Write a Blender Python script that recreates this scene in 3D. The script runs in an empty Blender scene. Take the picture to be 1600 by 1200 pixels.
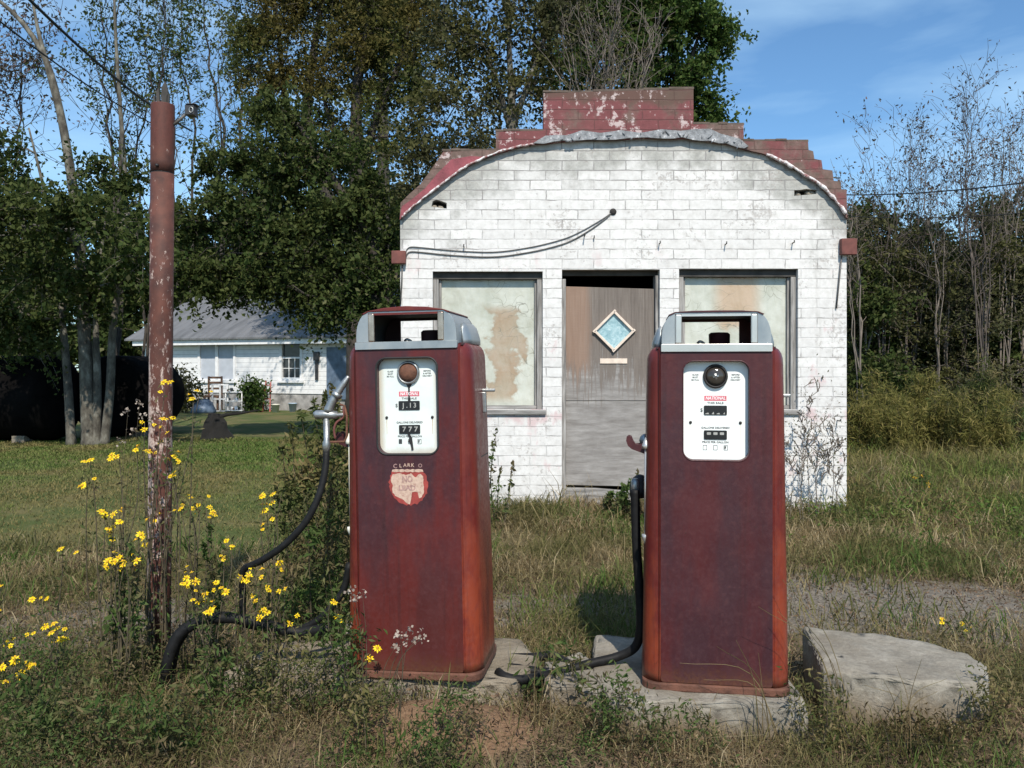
import bpy, bmesh, math, random
import numpy as np
from mathutils import Vector, Matrix, geometry

R = math.radians
PI = math.pi
SC = bpy.context.scene
COL = SC.collection
F, YH, CH = 1300.0, 575.0, 1.5          # focal length in px of a 1600 px wide frame, horizon row, eye height


def P(px, py, Y):
    """world point seen at pixel (px, py) at distance Y"""
    return Vector(((px - 800) * Y / F, Y, CH - (py - YH) * Y / F))


def gz(x, y):
    """ground height"""
    h = 0.018 * np.sin(x * 1.3 + 0.4) * np.sin(y * 1.1) + 0.012 * np.sin(x * 3.1 + y * 2.3)
    h = h + 0.13 * np.exp(-(((x + 0.33) / 0.42) ** 2 + ((y - 3.40) / 0.20) ** 2))
    h = h + 0.07 * np.clip((y - 6.5) / 2.0, 0, 1) * np.clip((40 - y) / 20.0, 0, 1)
    return h


def G(px, Y):
    x = (px - 800) * Y / F
    return Vector((x, Y, float(gz(x, Y))))


# ------------------------------------------------------------------ object bookkeeping
LOC = {}


def tag(o, label=None, cat=None, group=None, kind=None):
    if label: o['label'] = label
    if cat: o['category'] = cat
    if group: o['group'] = group
    if kind: o['kind'] = kind
    return o


def thing(name, label, cat, loc=(0, 0, 0), rot=(0, 0, 0), group=None):
    o = bpy.data.objects.new(name, None)
    o.empty_display_size = 0.2
    COL.objects.link(o)
    o.location = loc
    o.rotation_euler = rot
    LOC[o.name] = Vector(loc)
    return tag(o, label, cat, group)


def link(name, me, mats, parent=None, loc=None):
    for m in (mats if isinstance(mats, (list, tuple)) else [mats]):
        me.materials.append(m)
    o = bpy.data.objects.new(name, me)
    COL.objects.link(o)
    if parent is not None:
        o.parent = parent
    if loc is not None:
        o.location = loc
    return o


def copy_tree(o, parent=None):
    c = o.copy()
    COL.objects.link(c)
    if parent is not None:
        c.parent = parent
    for ch in list(o.children):
        copy_tree(ch, c)
    return c


class MB:
    def __init__(s):
        s.v, s.f, s.m, s.sm = [], [], [], []

    def add(s, vs, fs, mi=0, sm=False):
        b = len(s.v)
        s.v += [Vector(v) for v in vs]
        for f in fs:
            s.f.append([i + b for i in f])
            s.m.append(mi)
            s.sm.append(sm)

    def box(s, x0, x1, y0, y1, z0, z1, mi=0, M=None):
        vs = [Vector((x, y, z)) for z in (z0, z1) for y in (y0, y1) for x in (x0, x1)]
        if M: vs = [M @ v for v in vs]
        s.add(vs, [(0, 2, 3, 1), (4, 5, 7, 6), (0, 1, 5, 4), (2, 6, 7, 3), (0, 4, 6, 2), (1, 3, 7, 5)], mi)

    def beam(s, a, b, w, h, mi=0, up=(0, 0, 1)):
        a, b = Vector(a), Vector(b)
        d = (b - a)
        L = d.length
        d.normalize()
        u = Vector(up)
        if abs(d.dot(u)) > .99: u = Vector((0, 1, 0))
        sx = d.cross(u).normalized()
        uz = sx.cross(d).normalized()
        M = Matrix((sx, d, uz)).transposed().to_4x4()
        M.translation = a
        s.box(-w / 2, w / 2, 0, L, -h / 2, h / 2, mi, M)

    def tube(s, path, r, n=8, mi=0, caps=True):
        path = [Vector(p) for p in path]
        k = len(path)
        if not hasattr(r, '__len__'): r = [r] * k
        ref = None
        rings = []
        for i, p in enumerate(path):
            d = (path[min(i + 1, k - 1)] - path[max(i - 1, 0)])
            if d.length < 1e-9: d = Vector((0, 0, 1))
            d.normalize()
            if ref is None:
                ref = Vector((0, 0, 1)) if abs(d.z) < .9 else Vector((1, 0, 0))
            ref = ref - d * ref.dot(d)
            if ref.length < 1e-6: ref = d.orthogonal()
            ref.normalize()
            c = d.cross(ref)
            rings.append([p + (ref * math.cos(2 * PI * j / n) + c * math.sin(2 * PI * j / n)) * r[i] for j in range(n)])
        vs = [v for ring in rings for v in ring]
        fs = []
        for i in range(k - 1):
            for j in range(n):
                a, b = i * n + j, i * n + (j + 1) % n
                fs.append((a, b, b + n, a + n))
        if caps:
            fs.append(tuple(reversed(range(n))))
            fs.append(tuple(range((k - 1) * n, k * n)))
        s.add(vs, fs, mi, True)
        if caps: s.sm[-2:] = [False, False]

    def lathe(s, prof, M=None, n=24, mi=0):
        """profile of (radius, height) about local z"""
        vs, fs = [], []
        for (r, z) in prof:
            for j in range(n):
                v = Vector((r * math.cos(2 * PI * j / n), r * math.sin(2 * PI * j / n), z))
                vs.append(M @ v if M else v)
        for i in range(len(prof) - 1):
            for j in range(n):
                a, b = i * n + j, i * n + (j + 1) % n
                fs.append((a, b, b + n, a + n))
        fs.append(tuple(reversed(range(n))))
        fs.append(tuple(range((len(prof) - 1) * n, len(prof) * n)))
        s.add(vs, fs, mi, True)
        s.sm[-2:] = [False, False]

    def prism(s, loop, y0, y1, holes=(), mi=0, mi_side=None):
        """outline in x,z (counter-clockwise seen from -y) between y0 (front) and y1 (back)"""
        ms = mi if mi_side is None else mi_side
        loops = [list(loop)] + [list(h) for h in holes]
        flat = [p for l in loops for p in l]
        if holes:
            bm = bmesh.new()
            bvs = [bm.verts.new((p[0], p[1], 0)) for p in flat]
            bm.verts.index_update()
            bb, es = 0, []
            for l in loops:
                es += [bm.edges.new((bvs[bb + i], bvs[bb + (i + 1) % len(l)])) for i in range(len(l))]
                bb += len(l)
            bmesh.ops.triangle_fill(bm, use_beauty=True, edges=es)
            tris = [[v.index for v in f.verts] for f in bm.faces]
            bm.free()
        else:
            tris = geometry.tessellate_polygon([[Vector((p[0], p[1], 0)) for p in l] for l in loops])
        vs = [Vector((p[0], y0, p[1])) for p in flat] + [Vector((p[0], y1, p[1])) for p in flat]
        n = len(flat)
        fs = []
        for t in tris:
            a, b, c = [Vector((flat[i][0], flat[i][1])) for i in t]
            area = (b - a).x * (c - a).y - (b - a).y * (c - a).x
            t = tuple(t) if area > 0 else tuple(reversed(t))
            fs.append(t)
            fs.append(tuple(i + n for i in reversed(t)))
        s.add(vs, fs, mi)
        base = 0
        sf = []
        for l in loops:
            k = len(l)
            for i in range(k):
                a, b = base + i, base + (i + 1) % k
                sf.append((a, a + n, b + n, b))
            base += k
        s.add(vs, sf, ms)

    def build(s, name, mats, parent=None, local=False, smooth=None, bevel=0, loc=None, seg=2, fix=True):
        off = Vector((0, 0, 0))
        if not local:
            if parent is not None: off = LOC.get(parent.name, Vector((0, 0, 0)))
            elif loc is not None: off = Vector(loc)
        me = bpy.data.meshes.new(name)
        me.from_pydata([v - off for v in s.v], [], s.f)
        me.polygons.foreach_set('material_index', s.m)
        me.polygons.foreach_set('use_smooth', [bool(x) if smooth is None else smooth for x in s.sm])
        if fix:
            bm = bmesh.new()
            bm.from_mesh(me)
            bmesh.ops.remove_doubles(bm, verts=bm.verts, dist=1e-5)
            bmesh.ops.recalc_face_normals(bm, faces=bm.faces)
            bm.to_mesh(me)
            bm.free()
        me.update()
        o = link(name, me, mats, parent, None if parent is not None else (loc if loc is not None else None))
        if bevel:
            b = o.modifiers.new('bevel', 'BEVEL')
            b.width = bevel
            b.segments = seg
            b.limit_method = 'ANGLE'
            b.angle_limit = R(40)
        return o


def rrect(x0, x1, z0, z1, r, n=5):
    pts = []
    for cx, cz, a0 in ((x1 - r, z0 + r, -90), (x1 - r, z1 - r, 0), (x0 + r, z1 - r, 90), (x0 + r, z0 + r, 180)):
        for i in range(n + 1):
            a = R(a0 + 90 * i / n)
            pts.append((cx + r * math.cos(a), cz + r * math.sin(a)))
    return pts


def smooth_path(pts, n=6):
    """Catmull-Rom through the points"""
    pts = [Vector(p) for p in pts]
    q = [pts[0] * 2 - pts[1]] + pts + [pts[-1] * 2 - pts[-2]]
    out = []
    for i in range(1, len(q) - 2):
        p0, p1, p2, p3 = q[i - 1:i + 3]
        for k in range(n):
            t = k / n
            out.append(.5 * ((2 * p1) + (p2 - p0) * t + (2 * p0 - 5 * p1 + 4 * p2 - p3) * t * t + (3 * p1 - p0 - 3 * p2 + p3) * t ** 3))
    out.append(pts[-1])
    return out


def np_mesh(name, V, L, starts):
    me = bpy.data.meshes.new(name)
    V = np.ascontiguousarray(V, dtype=np.float32)
    me.vertices.add(len(V))
    me.vertices.foreach_set('co', V.ravel())
    me.loops.add(len(L))
    me.loops.foreach_set('vertex_index', np.asarray(L, dtype=np.int32))
    me.polygons.add(len(starts))
    me.polygons.foreach_set('loop_start', np.asarray(starts, dtype=np.int32))
    me.update(calc_edges=True)
    return me


def unit(a):
    return a / np.maximum(np.linalg.norm(a, axis=1, keepdims=True), 1e-9)


def leaf_arrays(C, S, rng, asp=.55, up=.3, hang=0.0, fold=.12):
    n = len(C)
    d = rng.normal(size=(n, 3))
    d[:, 2] -= hang
    d = unit(d)
    nn = rng.normal(size=(n, 3))
    nn[:, 2] += up
    b = unit(np.cross(nn, d))
    k = np.cross(d, b)
    S = np.broadcast_to(np.asarray(S, dtype=float).reshape(-1, 1), (n, 1))
    V = np.stack([C - d * S * .5, C + b * S * asp * .5 - d * S * .05 + k * S * fold,
                  C + d * S * .5, C - b * S * asp * .5 - d * S * .05 + k * S * fold], axis=1)
    return V


def leaf_mesh(name, C, S, rng, **kw):
    V = leaf_arrays(C, S, rng, **kw)
    n = len(V)
    return np_mesh(name, V.reshape(-1, 3), np.arange(4 * n), np.arange(n) * 4)


def blade_mesh(name, B, H, W, lean, rng, az=None):
    n = len(B)
    a = rng.uniform(0, 2 * PI, n) if az is None else az
    d = np.stack([np.cos(a), np.sin(a), np.zeros(n)], 1)
    a2 = rng.uniform(0, 2 * PI, n)
    b = np.stack([np.cos(a2), np.sin(a2), np.zeros(n)], 1)
    H = np.asarray(H).reshape(-1, 1); W = np.asarray(W).reshape(-1, 1); lean = np.asarray(lean).reshape(-1, 1)
    up = np.array([[0, 0, 1.]])
    mid = B + up * H * .55 + d * H * lean * .3
    tip = B + up * H * (1 - .35 * np.minimum(lean, 1.5)) + d * H * lean
    V = np.stack([B - b * W * .5, B + b * W * .5, mid + b * W * .4, mid - b * W * .4, tip], axis=1)
    base = (np.arange(n) * 5)[:, None]
    L = (base + np.array([[0, 1, 2, 3, 3, 2, 4]])).ravel()
    st = ((np.arange(n) * 7)[:, None] + np.array([[0, 4]])).ravel()
    return np_mesh(name, V.reshape(-1, 3), L, st)


def vnoise(x, y, s=1.0, seed=0):
    r = np.random.default_rng(seed)
    t = 0
    for i in range(7):
        a = r.uniform(0, 2 * PI)
        k = s * r.uniform(.6, 2.2)
        t = t + np.sin(x * k * math.cos(a) + y * k * math.sin(a) + r.uniform(0, 6.3)) / (1 + .3 * i)
    return t / 4.0


# ------------------------------------------------------------------ materials
class NT:
    def __init__(s, name):
        s.mat = bpy.data.materials.new(name)
        s.mat.use_nodes = True
        s.nt = s.mat.node_tree
        s.b = s.nt.nodes['Principled BSDF']
        s.out = s.nt.nodes['Material Output']

    def n(s, t, **kw):
        x = s.nt.nodes.new(t)
        for k, v in kw.items(): setattr(x, k, v)
        return x

    def set(s, sock, v):
        if hasattr(v, 'is_output') or isinstance(v, bpy.types.NodeSocket):
            s.nt.links.new(v, sock)
        else:
            if isinstance(v, (tuple, list)) and len(v) == 3 and sock.type == 'RGBA': v = (*v, 1)
            sock.default_value = v

    def co(s, kind='Object', scale=(1, 1, 1), rot=(0, 0, 0), loc=(0, 0, 0)):
        t = s.n('ShaderNodeTexCoord')
        m = s.n('ShaderNodeMapping')
        s.nt.links.new(t.outputs[kind], m.inputs['Vector'])
        m.inputs['Scale'].default_value = scale
        m.inputs['Rotation'].default_value = rot
        m.inputs['Location'].default_value = loc
        return m.outputs[0]

    def noise(s, scale, detail=4, rough=.55, vec=None, dist=0):
        x = s.n('ShaderNodeTexNoise')
        x.inputs['Scale'].default_value = scale
        x.inputs['Detail'].default_value = detail
        x.inputs['Roughness'].default_value = rough
        x.inputs['Distortion'].default_value = dist
        s.nt.links.new(vec if vec is not None else s.co(), x.inputs['Vector'])
        return x.outputs['Fac']

    def ramp(s, fac, stops, interp='LINEAR'):
        x = s.n('ShaderNodeValToRGB')
        x.color_ramp.interpolation = interp
        e = x.color_ramp.elements
        while len(e) < len(stops): e.new(.5)
        for i, (p, c) in enumerate(stops):
            e[i].position = p
            if not isinstance(c, (tuple, list)): c = (c, c, c)
            e[i].color = (*c, 1)
        s.set(x.inputs[0], fac)
        return x.outputs[0]

    def mix(s, fac, a, b, mode='MIX'):
        x = s.n('ShaderNodeMix', data_type='RGBA', blend_type=mode)
        s.set(x.inputs[0], fac)
        s.set(x.inputs[6], a)
        s.set(x.inputs[7], b)
        return x.outputs[2]

    def math(s, op, a, b=0.0, c=0.0):
        x = s.n('ShaderNodeMath', operation=op)
        s.set(x.inputs[0], a)
        s.set(x.inputs[1], b)
        s.set(x.inputs[2], c)
        return x.outputs[0]

    def sep(s, vec=None):
        x = s.n('ShaderNodeSeparateXYZ')
        s.nt.links.new(vec if vec is not None else s.co(), x.inputs[0])
        return x.outputs

    def rng(s, v, a, b, lo=0.0, hi=1.0):
        x = s.n('ShaderNodeMapRange', interpolation_type='SMOOTHSTEP')
        s.set(x.inputs['Value'], v)
        x.inputs['From Min'].default_value = a
        x.inputs['From Max'].default_value = b
        x.inputs['To Min'].default_value = lo
        x.inputs['To Max'].default_value = hi
        return x.outputs[0]

    def bump(s, h, strength=.4, dist=.01):
        x = s.n('ShaderNodeBump')
        x.inputs['Strength'].default_value = strength
        x.inputs['Distance'].default_value = dist
        s.set(x.inputs['Height'], h)
        s.nt.links.new(x.outputs[0], s.b.inputs['Normal'])
        return x

    def done(s, col=None, rough=.7, metal=0.0, spec=None):
        if col is not None: s.set(s.b.inputs['Base Color'], col)
        s.set(s.b.inputs['Roughness'], rough)
        s.set(s.b.inputs['Metallic'], metal)
        if spec is not None: s.b.inputs['Specular IOR Level'].default_value = spec
        return s.mat


def simple(name, col, rough=.7, metal=0.0, var=.25, scale=8, bump=.0, spec=None):
    t = NT(name)
    f = t.noise(scale, 5)
    c = t.ramp(f, [(.3, tuple(x * (1 - var) for x in col)), (.7, tuple(min(1, x * (1 + var)) for x in col))])
    if bump: t.bump(t.noise(scale * 5, 4), bump, .01)
    return t.done(c, rough, metal, spec)


M = {}


def foliage(name, stops, trans=.38, rough=.7, patch=None, pscale=.5):
    t = NT(name)
    g = t.n('ShaderNodeNewGeometry')
    c = t.ramp(g.outputs['Random Per Island'], stops)
    if patch is not None:
        c2 = t.ramp(g.outputs['Random Per Island'], patch)
        f = t.rng(t.noise(pscale, 3), .42, .58)
        c = t.mix(f, c, c2)
    t.done(c, rough, 0, .1)
    tr = t.n('ShaderNodeBsdfTranslucent')
    t.set(tr.inputs['Color'], c)
    mx = t.n('ShaderNodeMixShader')
    mx.inputs[0].default_value = trans
    t.nt.links.new(t.b.outputs[0], mx.inputs[1])
    t.nt.links.new(tr.outputs[0], mx.inputs[2])
    t.nt.links.new(mx.outputs[0], t.out.inputs['Surface'])
    return t.mat


def make_materials():
    # foliage
    M['leaf_dark'] = foliage('leaf_dark', [(0, (.030, .052, .014)), (.5, (.055, .082, .022)), (.85, (.090, .112, .036)), (1, (.15, .145, .075))],
                             patch=[(0, (.040, .060, .017)), (1, (.090, .108, .034))])
    M['leaf_green'] = foliage('leaf_green', [(0, (.034, .068, .015)), (.6, (.062, .105, .025)), (1, (.11, .145, .042))])
    M['leaf_olive'] = foliage('leaf_olive', [(0, (.050, .068, .019)), (.6, (.085, .104, .030)), (1, (.14, .15, .052))],
                              patch=[(0, (.080, .070, .020)), (1, (.140, .115, .036))])
    M['leaf_rust'] = foliage('leaf_rust', [(0, (.055, .04, .018)), (.6, (.09, .062, .028)), (1, (.12, .09, .045))],
                             patch=[(0, (.045, .05, .018)), (1, (.09, .085, .03))])
    M['leaf_gray'] = foliage('leaf_gray', [(0, (.055, .06, .028)), (.6, (.088, .09, .042)), (1, (.13, .125, .07))],
                             patch=[(0, (.06, .065, .022)), (1, (.11, .105, .038))])
    M['leaf_seed'] = foliage('leaf_seed', [(0, (.09, .10, .034)), (.5, (.18, .155, .062)), (1, (.27, .21, .11))],
                             patch=[(0, (.045, .075, .02)), (1, (.10, .12, .04))], pscale=3)
    M['leaf_fennel'] = foliage('leaf_fennel', [(0, (.105, .110, .032)), (.6, (.175, .160, .045)), (1, (.26, .215, .08))])
    M['leaf_wisp'] = foliage('leaf_wisp', [(0, (.06, .055, .04)), (.7, (.10, .08, .06)), (1, (.15, .09, .085))])
    M['leaf_weed'] = foliage('leaf_weed', [(0, (.045, .085, .022)), (.6, (.080, .13, .036)), (1, (.13, .16, .06))],
                             patch=[(0, (.085, .07, .036)), (1, (.20, .155, .085))], pscale=4)
    M['petal'] = foliage('petal', [(0, (.75, .48, .01)), (.5, (.85, .60, .015)), (1, (.9, .70, .05))], trans=.2)
    M['petal_far'] = foliage('petal_far', [(0, (.35, .22, .02)), (1, (.55, .36, .03))], trans=.2)
    M['disc'] = simple('flower_disc', (.55, .30, .015), .8, 0, .3, 60)
    M['seedhead'] = foliage('seedhead', [(0, (.25, .20, .165)), (1, (.48, .41, .35))], trans=.2)
    M['lawn'] = foliage('lawn', [(0, (.075, .135, .028)), (.55, (.125, .185, .045)), (1, (.21, .22, .08))],
                        patch=[(0, (.145, .14, .048)), (1, (.28, .225, .10))], pscale=.35)
    M['straw'] = foliage('straw', [(0, (.15, .11, .058)), (.4, (.27, .20, .105)), (.8, (.38, .30, .17)), (1, (.52, .43, .28))],
                         patch=[(0, (.08, .09, .03)), (.6, (.16, .145, .058)), (1, (.28, .23, .115))], pscale=1.2)
    M['green_blade'] = foliage('green_blade', [(0, (.050, .095, .020)), (.6, (.090, .155, .034)), (1, (.16, .20, .06))],
                               patch=[(0, (.085, .10, .032)), (1, (.19, .17, .07))], pscale=1.4)
    M['field'] = foliage('field', [(0, (.075, .115, .024)), (.5, (.14, .19, .042)), (1, (.24, .26, .08))], patch=[(0, (.15, .14, .045)), (1, (.32, .26, .11))], pscale=.9)
    M['leaf_field'] = foliage('leaf_field', [(0, (.06, .12, .022)), (.6, (.11, .19, .04)), (1, (.18, .24, .07))], patch=[(0, (.10, .11, .035)), (1, (.22, .19, .075))], pscale=1.2)
    M['litter'] = foliage('litter', [(0, (.06, .04, .028)), (.5, (.12, .075, .05)), (1, (.24, .17, .11))], trans=.1)
    M['stem'] = simple('stem', (.075, .06, .035), .8, 0, .4, 20)
    M['stem_green'] = simple('stem_green', (.07, .09, .03), .8, 0, .4, 20)
    M['bark'] = simple('bark', (.085, .068, .052), .9, 0, .5, 7, .6)
    M['bark_dark'] = simple('bark_dark', (.045, .037, .03), .9, 0, .5, 6, .6)
    t = NT('bark_pale')
    f = t.noise(7, 6, .65, t.co(scale=(1, 1, .55)))
    t.bump(t.noise(22, 5, .6, t.co(scale=(1, 1, .2))), .6, .02)
    M['bark_pale'] = t.done(t.ramp(f, [(.38, (.045, .038, .03)), (.52, (.105, .095, .075)), (.70, (.23, .22, .185))]), .9)
    M['twig'] = simple('twig', (.15, .125, .105), .9, 0, .4, 5)
    M['twig_dark'] = simple('twig_dark', (.085, .068, .058), .9, 0, .4, 5)

    # ground
    t = NT('ground')
    at = t.n('ShaderNodeVertexColor', layer_name='zone')
    z = t.n('ShaderNodeSeparateColor')
    t.nt.links.new(at.outputs[0], z.inputs[0])
    fine = t.noise(60, 6, .65)
    med = t.noise(7, 6, .6)
    big = t.noise(.6, 4)
    dirt = t.ramp(med, [(.3, (.085, .062, .040)), (.5, (.14, .105, .066)), (.72, (.21, .16, .10))])
    lawn = t.mix(t.rng(t.noise(1.1, 5, .65), .40, .64), (.080, .105, .032), (.165, .140, .062))
    lawn = t.mix(t.ramp(fine, [(.3, .25), (.7, 0)]), lawn, (.03, .035, .014))
    vor = t.n('ShaderNodeTexVoronoi')
    vor.inputs['Scale'].default_value = 45
    t.nt.links.new(t.co(), vor.inputs['Vector'])
    grav = t.mix(.55, t.ramp(vor.outputs['Color'], [(.1, (.11, .095, .078)), (.9, (.30, .265, .22))]), t.ramp(fine, [(.3, (.10, .085, .068)), (.7, (.26, .225, .185))]))
    sand = t.ramp(fine, [(.25, (.15, .088, .052)), (.75, (.27, .175, .11))])
    c = t.mix(z.outputs[1], dirt, lawn)
    gm = t.rng(t.math('ADD', z.outputs[0], t.math('MULTIPLY', t.math('SUBTRACT', med, .5), .9)), .35, .6)
    c = t.mix(gm, c, grav)
    sm = t.rng(t.math('ADD', z.outputs[2], t.math('MULTIPLY', t.math('SUBTRACT', med, .5), .6)), .35, .6)
    c = t.mix(sm, c, sand)
    t.bump(t.math('ADD', fine, t.math('MULTIPLY', med, 1.5)), .7, .03)
    M['ground'] = t.done(c, .95, 0, .15)

    # painted block wall
    def brickbase(t, w=.318, h=.0982, mortar=.006, ox=0, oz=0):
        vec = t.co()
        s = t.sep(vec)
        cb = t.n('ShaderNodeCombineXYZ')
        wob = t.math('MULTIPLY', t.math('SUBTRACT', t.noise(5, 5, .6), .5), .026)
        wox = t.math('MULTIPLY', t.math('SUBTRACT', t.noise(7, 5, .6, t.co(loc=(7, 3, 1))), .5), .035)
        t.set(cb.inputs[0], t.math('ADD', t.math('ADD', s[0], 20.0 + ox), wox))
        t.set(cb.inputs[1], t.math('ADD', t.math('ADD', s[2], 20.0 + oz), wob))
        b = t.n('ShaderNodeTexBrick')
        b.inputs['Scale'].default_value = 1
        b.inputs['Mortar Size'].default_value = mortar
        b.inputs['Mortar Smooth'].default_value = .35
        b.inputs['Brick Width'].default_value = w
        b.inputs['Row Height'].default_value = h
        b.inputs['Color1'].default_value = (0, 0, 0, 1)
        b.inputs['Color2'].default_value = (1, 1, 1, 1)
        b.inputs['Mortar'].default_value = (.5, .5, .5, 1)
        t.nt.links.new(cb.outputs[0], b.inputs['Vector'])
        return b, s

    t = NT('white_painted_block')
    b, s = brickbase(t)
    bid = b.outputs['Color']
    mort = b.outputs['Fac']
    n1 = t.noise(2.2, 6, .65)
    n2 = t.noise(14, 6, .7)
    n3 = t.noise(5, 5, .6, t.co(scale=(1, 1, .5), loc=(3, 0, 7)))
    white = t.ramp(n2, [(.25, (.52, .505, .485)), (.55, (.685, .675, .66)), (.8, (.75, .74, .73))])
    white = t.mix(t.math('MULTIPLY', bid, .24), white, (.44, .43, .43))
    # grime: more towards the parapet and in single blocks
    dx_ = t.math('DIVIDE', s[0], 2.22)
    archz = t.math('SUBTRACT', 3.70, t.math('MULTIPLY', t.math('POWER', t.math('ABSOLUTE', dx_), 2.6), .75))
    near = t.rng(t.math('SUBTRACT', archz, s[2]), .42, .0, 0, .26)
    hgt = t.math('ADD', near, t.rng(s[2], 2.4, 3.5, 0, .06))
    edge = t.math('MULTIPLY', t.rng(t.math('ABSOLUTE', s[0]), 1.3, 2.3, 0, .13), t.rng(s[2], 1.9, 2.7))
    gr = t.math('ADD', t.math('ADD', n1, t.math('MULTIPLY', bid, .10)), t.math('ADD', hgt, edge))
    grime = t.rng(gr, .65, .90)
    c = t.mix(t.math('MULTIPLY', grime, .8), white, t.ramp(n2, [(.3, (.20, .20, .185)), (.7, (.42, .42, .39))]))
    # old pink/red paint showing through
    pk = t.rng(t.math('ADD', t.math('ADD', t.math('MULTIPLY', n3, .7), t.math('MULTIPLY', n2, .3)), t.math('MULTIPLY', t.rng(t.math('ABSOLUTE', t.math('SUBTRACT', s[2], 1.02)), .14, .0), .13)), .555, .66)
    low = t.rng(s[2], 2.9, 2.3)
    c = t.mix(t.math('MULTIPLY', t.math('MULTIPLY', pk, low), .55), c, (.50, .30, .31))
    # joints: dirty in places only
    jd = t.math('MULTIPLY', mort, t.rng(t.math('ADD', t.noise(3.1, 5, .7, t.co(loc=(5, 1, 2))), t.math('MULTIPLY', hgt, .5)), .42, .66, .14, .95))
    c = t.mix(jd, c, (.25, .24, .235))
    flake = t.rng(t.math('ADD', t.math('MULTIPLY', t.noise(24, 6, .75, t.co(loc=(4, 4, 2))), .7), t.math('MULTIPLY', t.noise(2.6, 3, .5, t.co(loc=(8, 0, 3))), .4)), .625, .65)
    c = t.mix(t.math('MULTIPLY', flake, .6), c, (.36, .33, .31))
    run = t.math('MULTIPLY', t.rng(t.noise(9, 5, .6, t.co(scale=(1, 1, .09), loc=(2, 2, 5))), .56, .74, 0, .38), t.rng(n1, .35, .6))
    c = t.mix(run, c, (.33, .31, .28))
    bh = t.math('SUBTRACT', t.math('SUBTRACT', t.math('MULTIPLY', n2, .35), mort), t.math('MULTIPLY', flake, .5))
    t.bump(bh, .45, .010)
    M['block_white'] = t.done(c, .75, 0, .2)

    t = NT('red_painted_block')
    b, s = brickbase(t)
    n1 = t.noise(3, 6, .65)
    n2 = t.noise(16, 6, .7)
    red = t.ramp(n2, [(.25, (.125, .045, .048)), (.6, (.195, .065, .070)), (.85, (.26, .105, .108))])
    red = t.mix(t.math('MULTIPLY', b.outputs['Color'], .35), red, (.17, .07, .065))
    old = t.rng(t.math('ADD', n1, t.math('ADD', t.math('ADD', t.rng(s[0], .3, 1.0, 0, .17), t.rng(s[0], -1.1, -1.4, 0, .22)), t.math('MULTIPLY', t.noise(1.2, 2), .4))), .73, .90)
    c = t.mix(old, red, t.ramp(n2, [(.3, (.10, .075, .06)), (.7, (.20, .13, .115))]))
    top = t.math('MULTIPLY', t.rng(t.math('ADD', s[2], t.math('MULTIPLY', n1, .3)), 4.25, 4.33), .8)
    c = t.mix(top, c, (.105, .07, .055))
    fl = t.rng(t.math('ADD', t.math('MULTIPLY', n2, .6), t.math('MULTIPLY', t.noise(2.7, 4, .6, t.co(loc=(9, 2, 1))), .5)), .615, .66)
    c = t.mix(t.math('MULTIPLY', fl, .75), c, (.55, .47, .46))
    c = t.mix(t.math('MULTIPLY', b.outputs['Fac'], .55), c, (.10, .055, .05))
    t.bump(t.math('SUBTRACT', t.math('MULTIPLY', n2, .5), b.outputs['Fac']), .6, .012)
    M['block_red'] = t.done(c, .8, 0, .2)
    M['red_smooth'] = simple('red_render', (.22, .052, .065), .75, 0, .3, 12, .3)

    t = NT('cement')
    n2 = t.noise(18, 6, .7)
    c = t.ramp(n2, [(.3, (.12, .125, .135)), (.5, (.24, .25, .265)), (.62, (.34, .35, .37)), (.66, (.72, .72, .73))])
    t.bump(n2, .8, .02)
    M['cement'] = t.done(c, .9)
    t = NT('flaking_lip')
    n2 = t.noise(22, 6, .7)
    c = t.ramp(n2, [(.38, (.26, .10, .10)), (.48, (.40, .30, .29)), (.56, (.72, .70, .70))])
    t.bump(n2, .8, .02)
    M['lip'] = t.done(c, .85)
    M['hole_dark'] = simple('dark_cavity', (.03, .027, .025), .95)
    M['rubble'] = simple('broken_block', (.24, .21, .17), .95, 0, .5, 14, .6)

    # concrete
    t = NT('concrete')
    n1 = t.noise(3, 6, .65)
    n2 = t.noise(30, 6, .7)
    c = t.ramp(n1, [(.3, (.17, .148, .115)), (.5, (.265, .242, .20)), (.7, (.36, .335, .29))])
    c = t.mix(t.ramp(n2, [(.35, .5), (.6, 0)]), c, (.14, .12, .10))
    vo = t.n('ShaderNodeTexVoronoi')
    vo.inputs['Scale'].default_value = 85
    t.nt.links.new(t.co(), vo.inputs['Vector'])
    c = t.mix(t.rng(vo.outputs['Distance'], .28, .12, 0, .35), c, t.ramp(vo.outputs['Color'], [(.2, (.12, .10, .08)), (.8, (.46, .43, .38))]))
    st = t.noise(2.2, 6, .7, t.co(loc=(3, 1, 2)))
    c = t.mix(t.rng(st, .52, .66, 0, .6), c, (.125, .115, .098))
    cz = t.sep()
    c = t.mix(t.rng(t.math('ADD', cz[2], t.math('MULTIPLY', t.math('SUBTRACT', n1, .5), .25)), .24, .10, 0, .75), c, t.ramp(n2, [(.3, (.12, .088, .055)), (.7, (.24, .18, .115))]))
    t.bump(t.math('ADD', n2, t.math('MULTIPLY', n1, 1.5)), .55, .02)
    M['concrete'] = t.done(c, .92, 0, .2)
    t = NT('dirty_concrete')
    n1 = t.noise(4, 6, .65)
    n2 = t.noise(30, 6, .7)
    c = t.ramp(n1, [(.3, (.12, .10, .075)), (.5, (.22, .185, .14)), (.7, (.33, .29, .23))])
    t.bump(t.math('ADD', n2, n1), .7, .03)
    M['concrete_dirty'] = t.done(c, .95, 0, .2)

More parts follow.
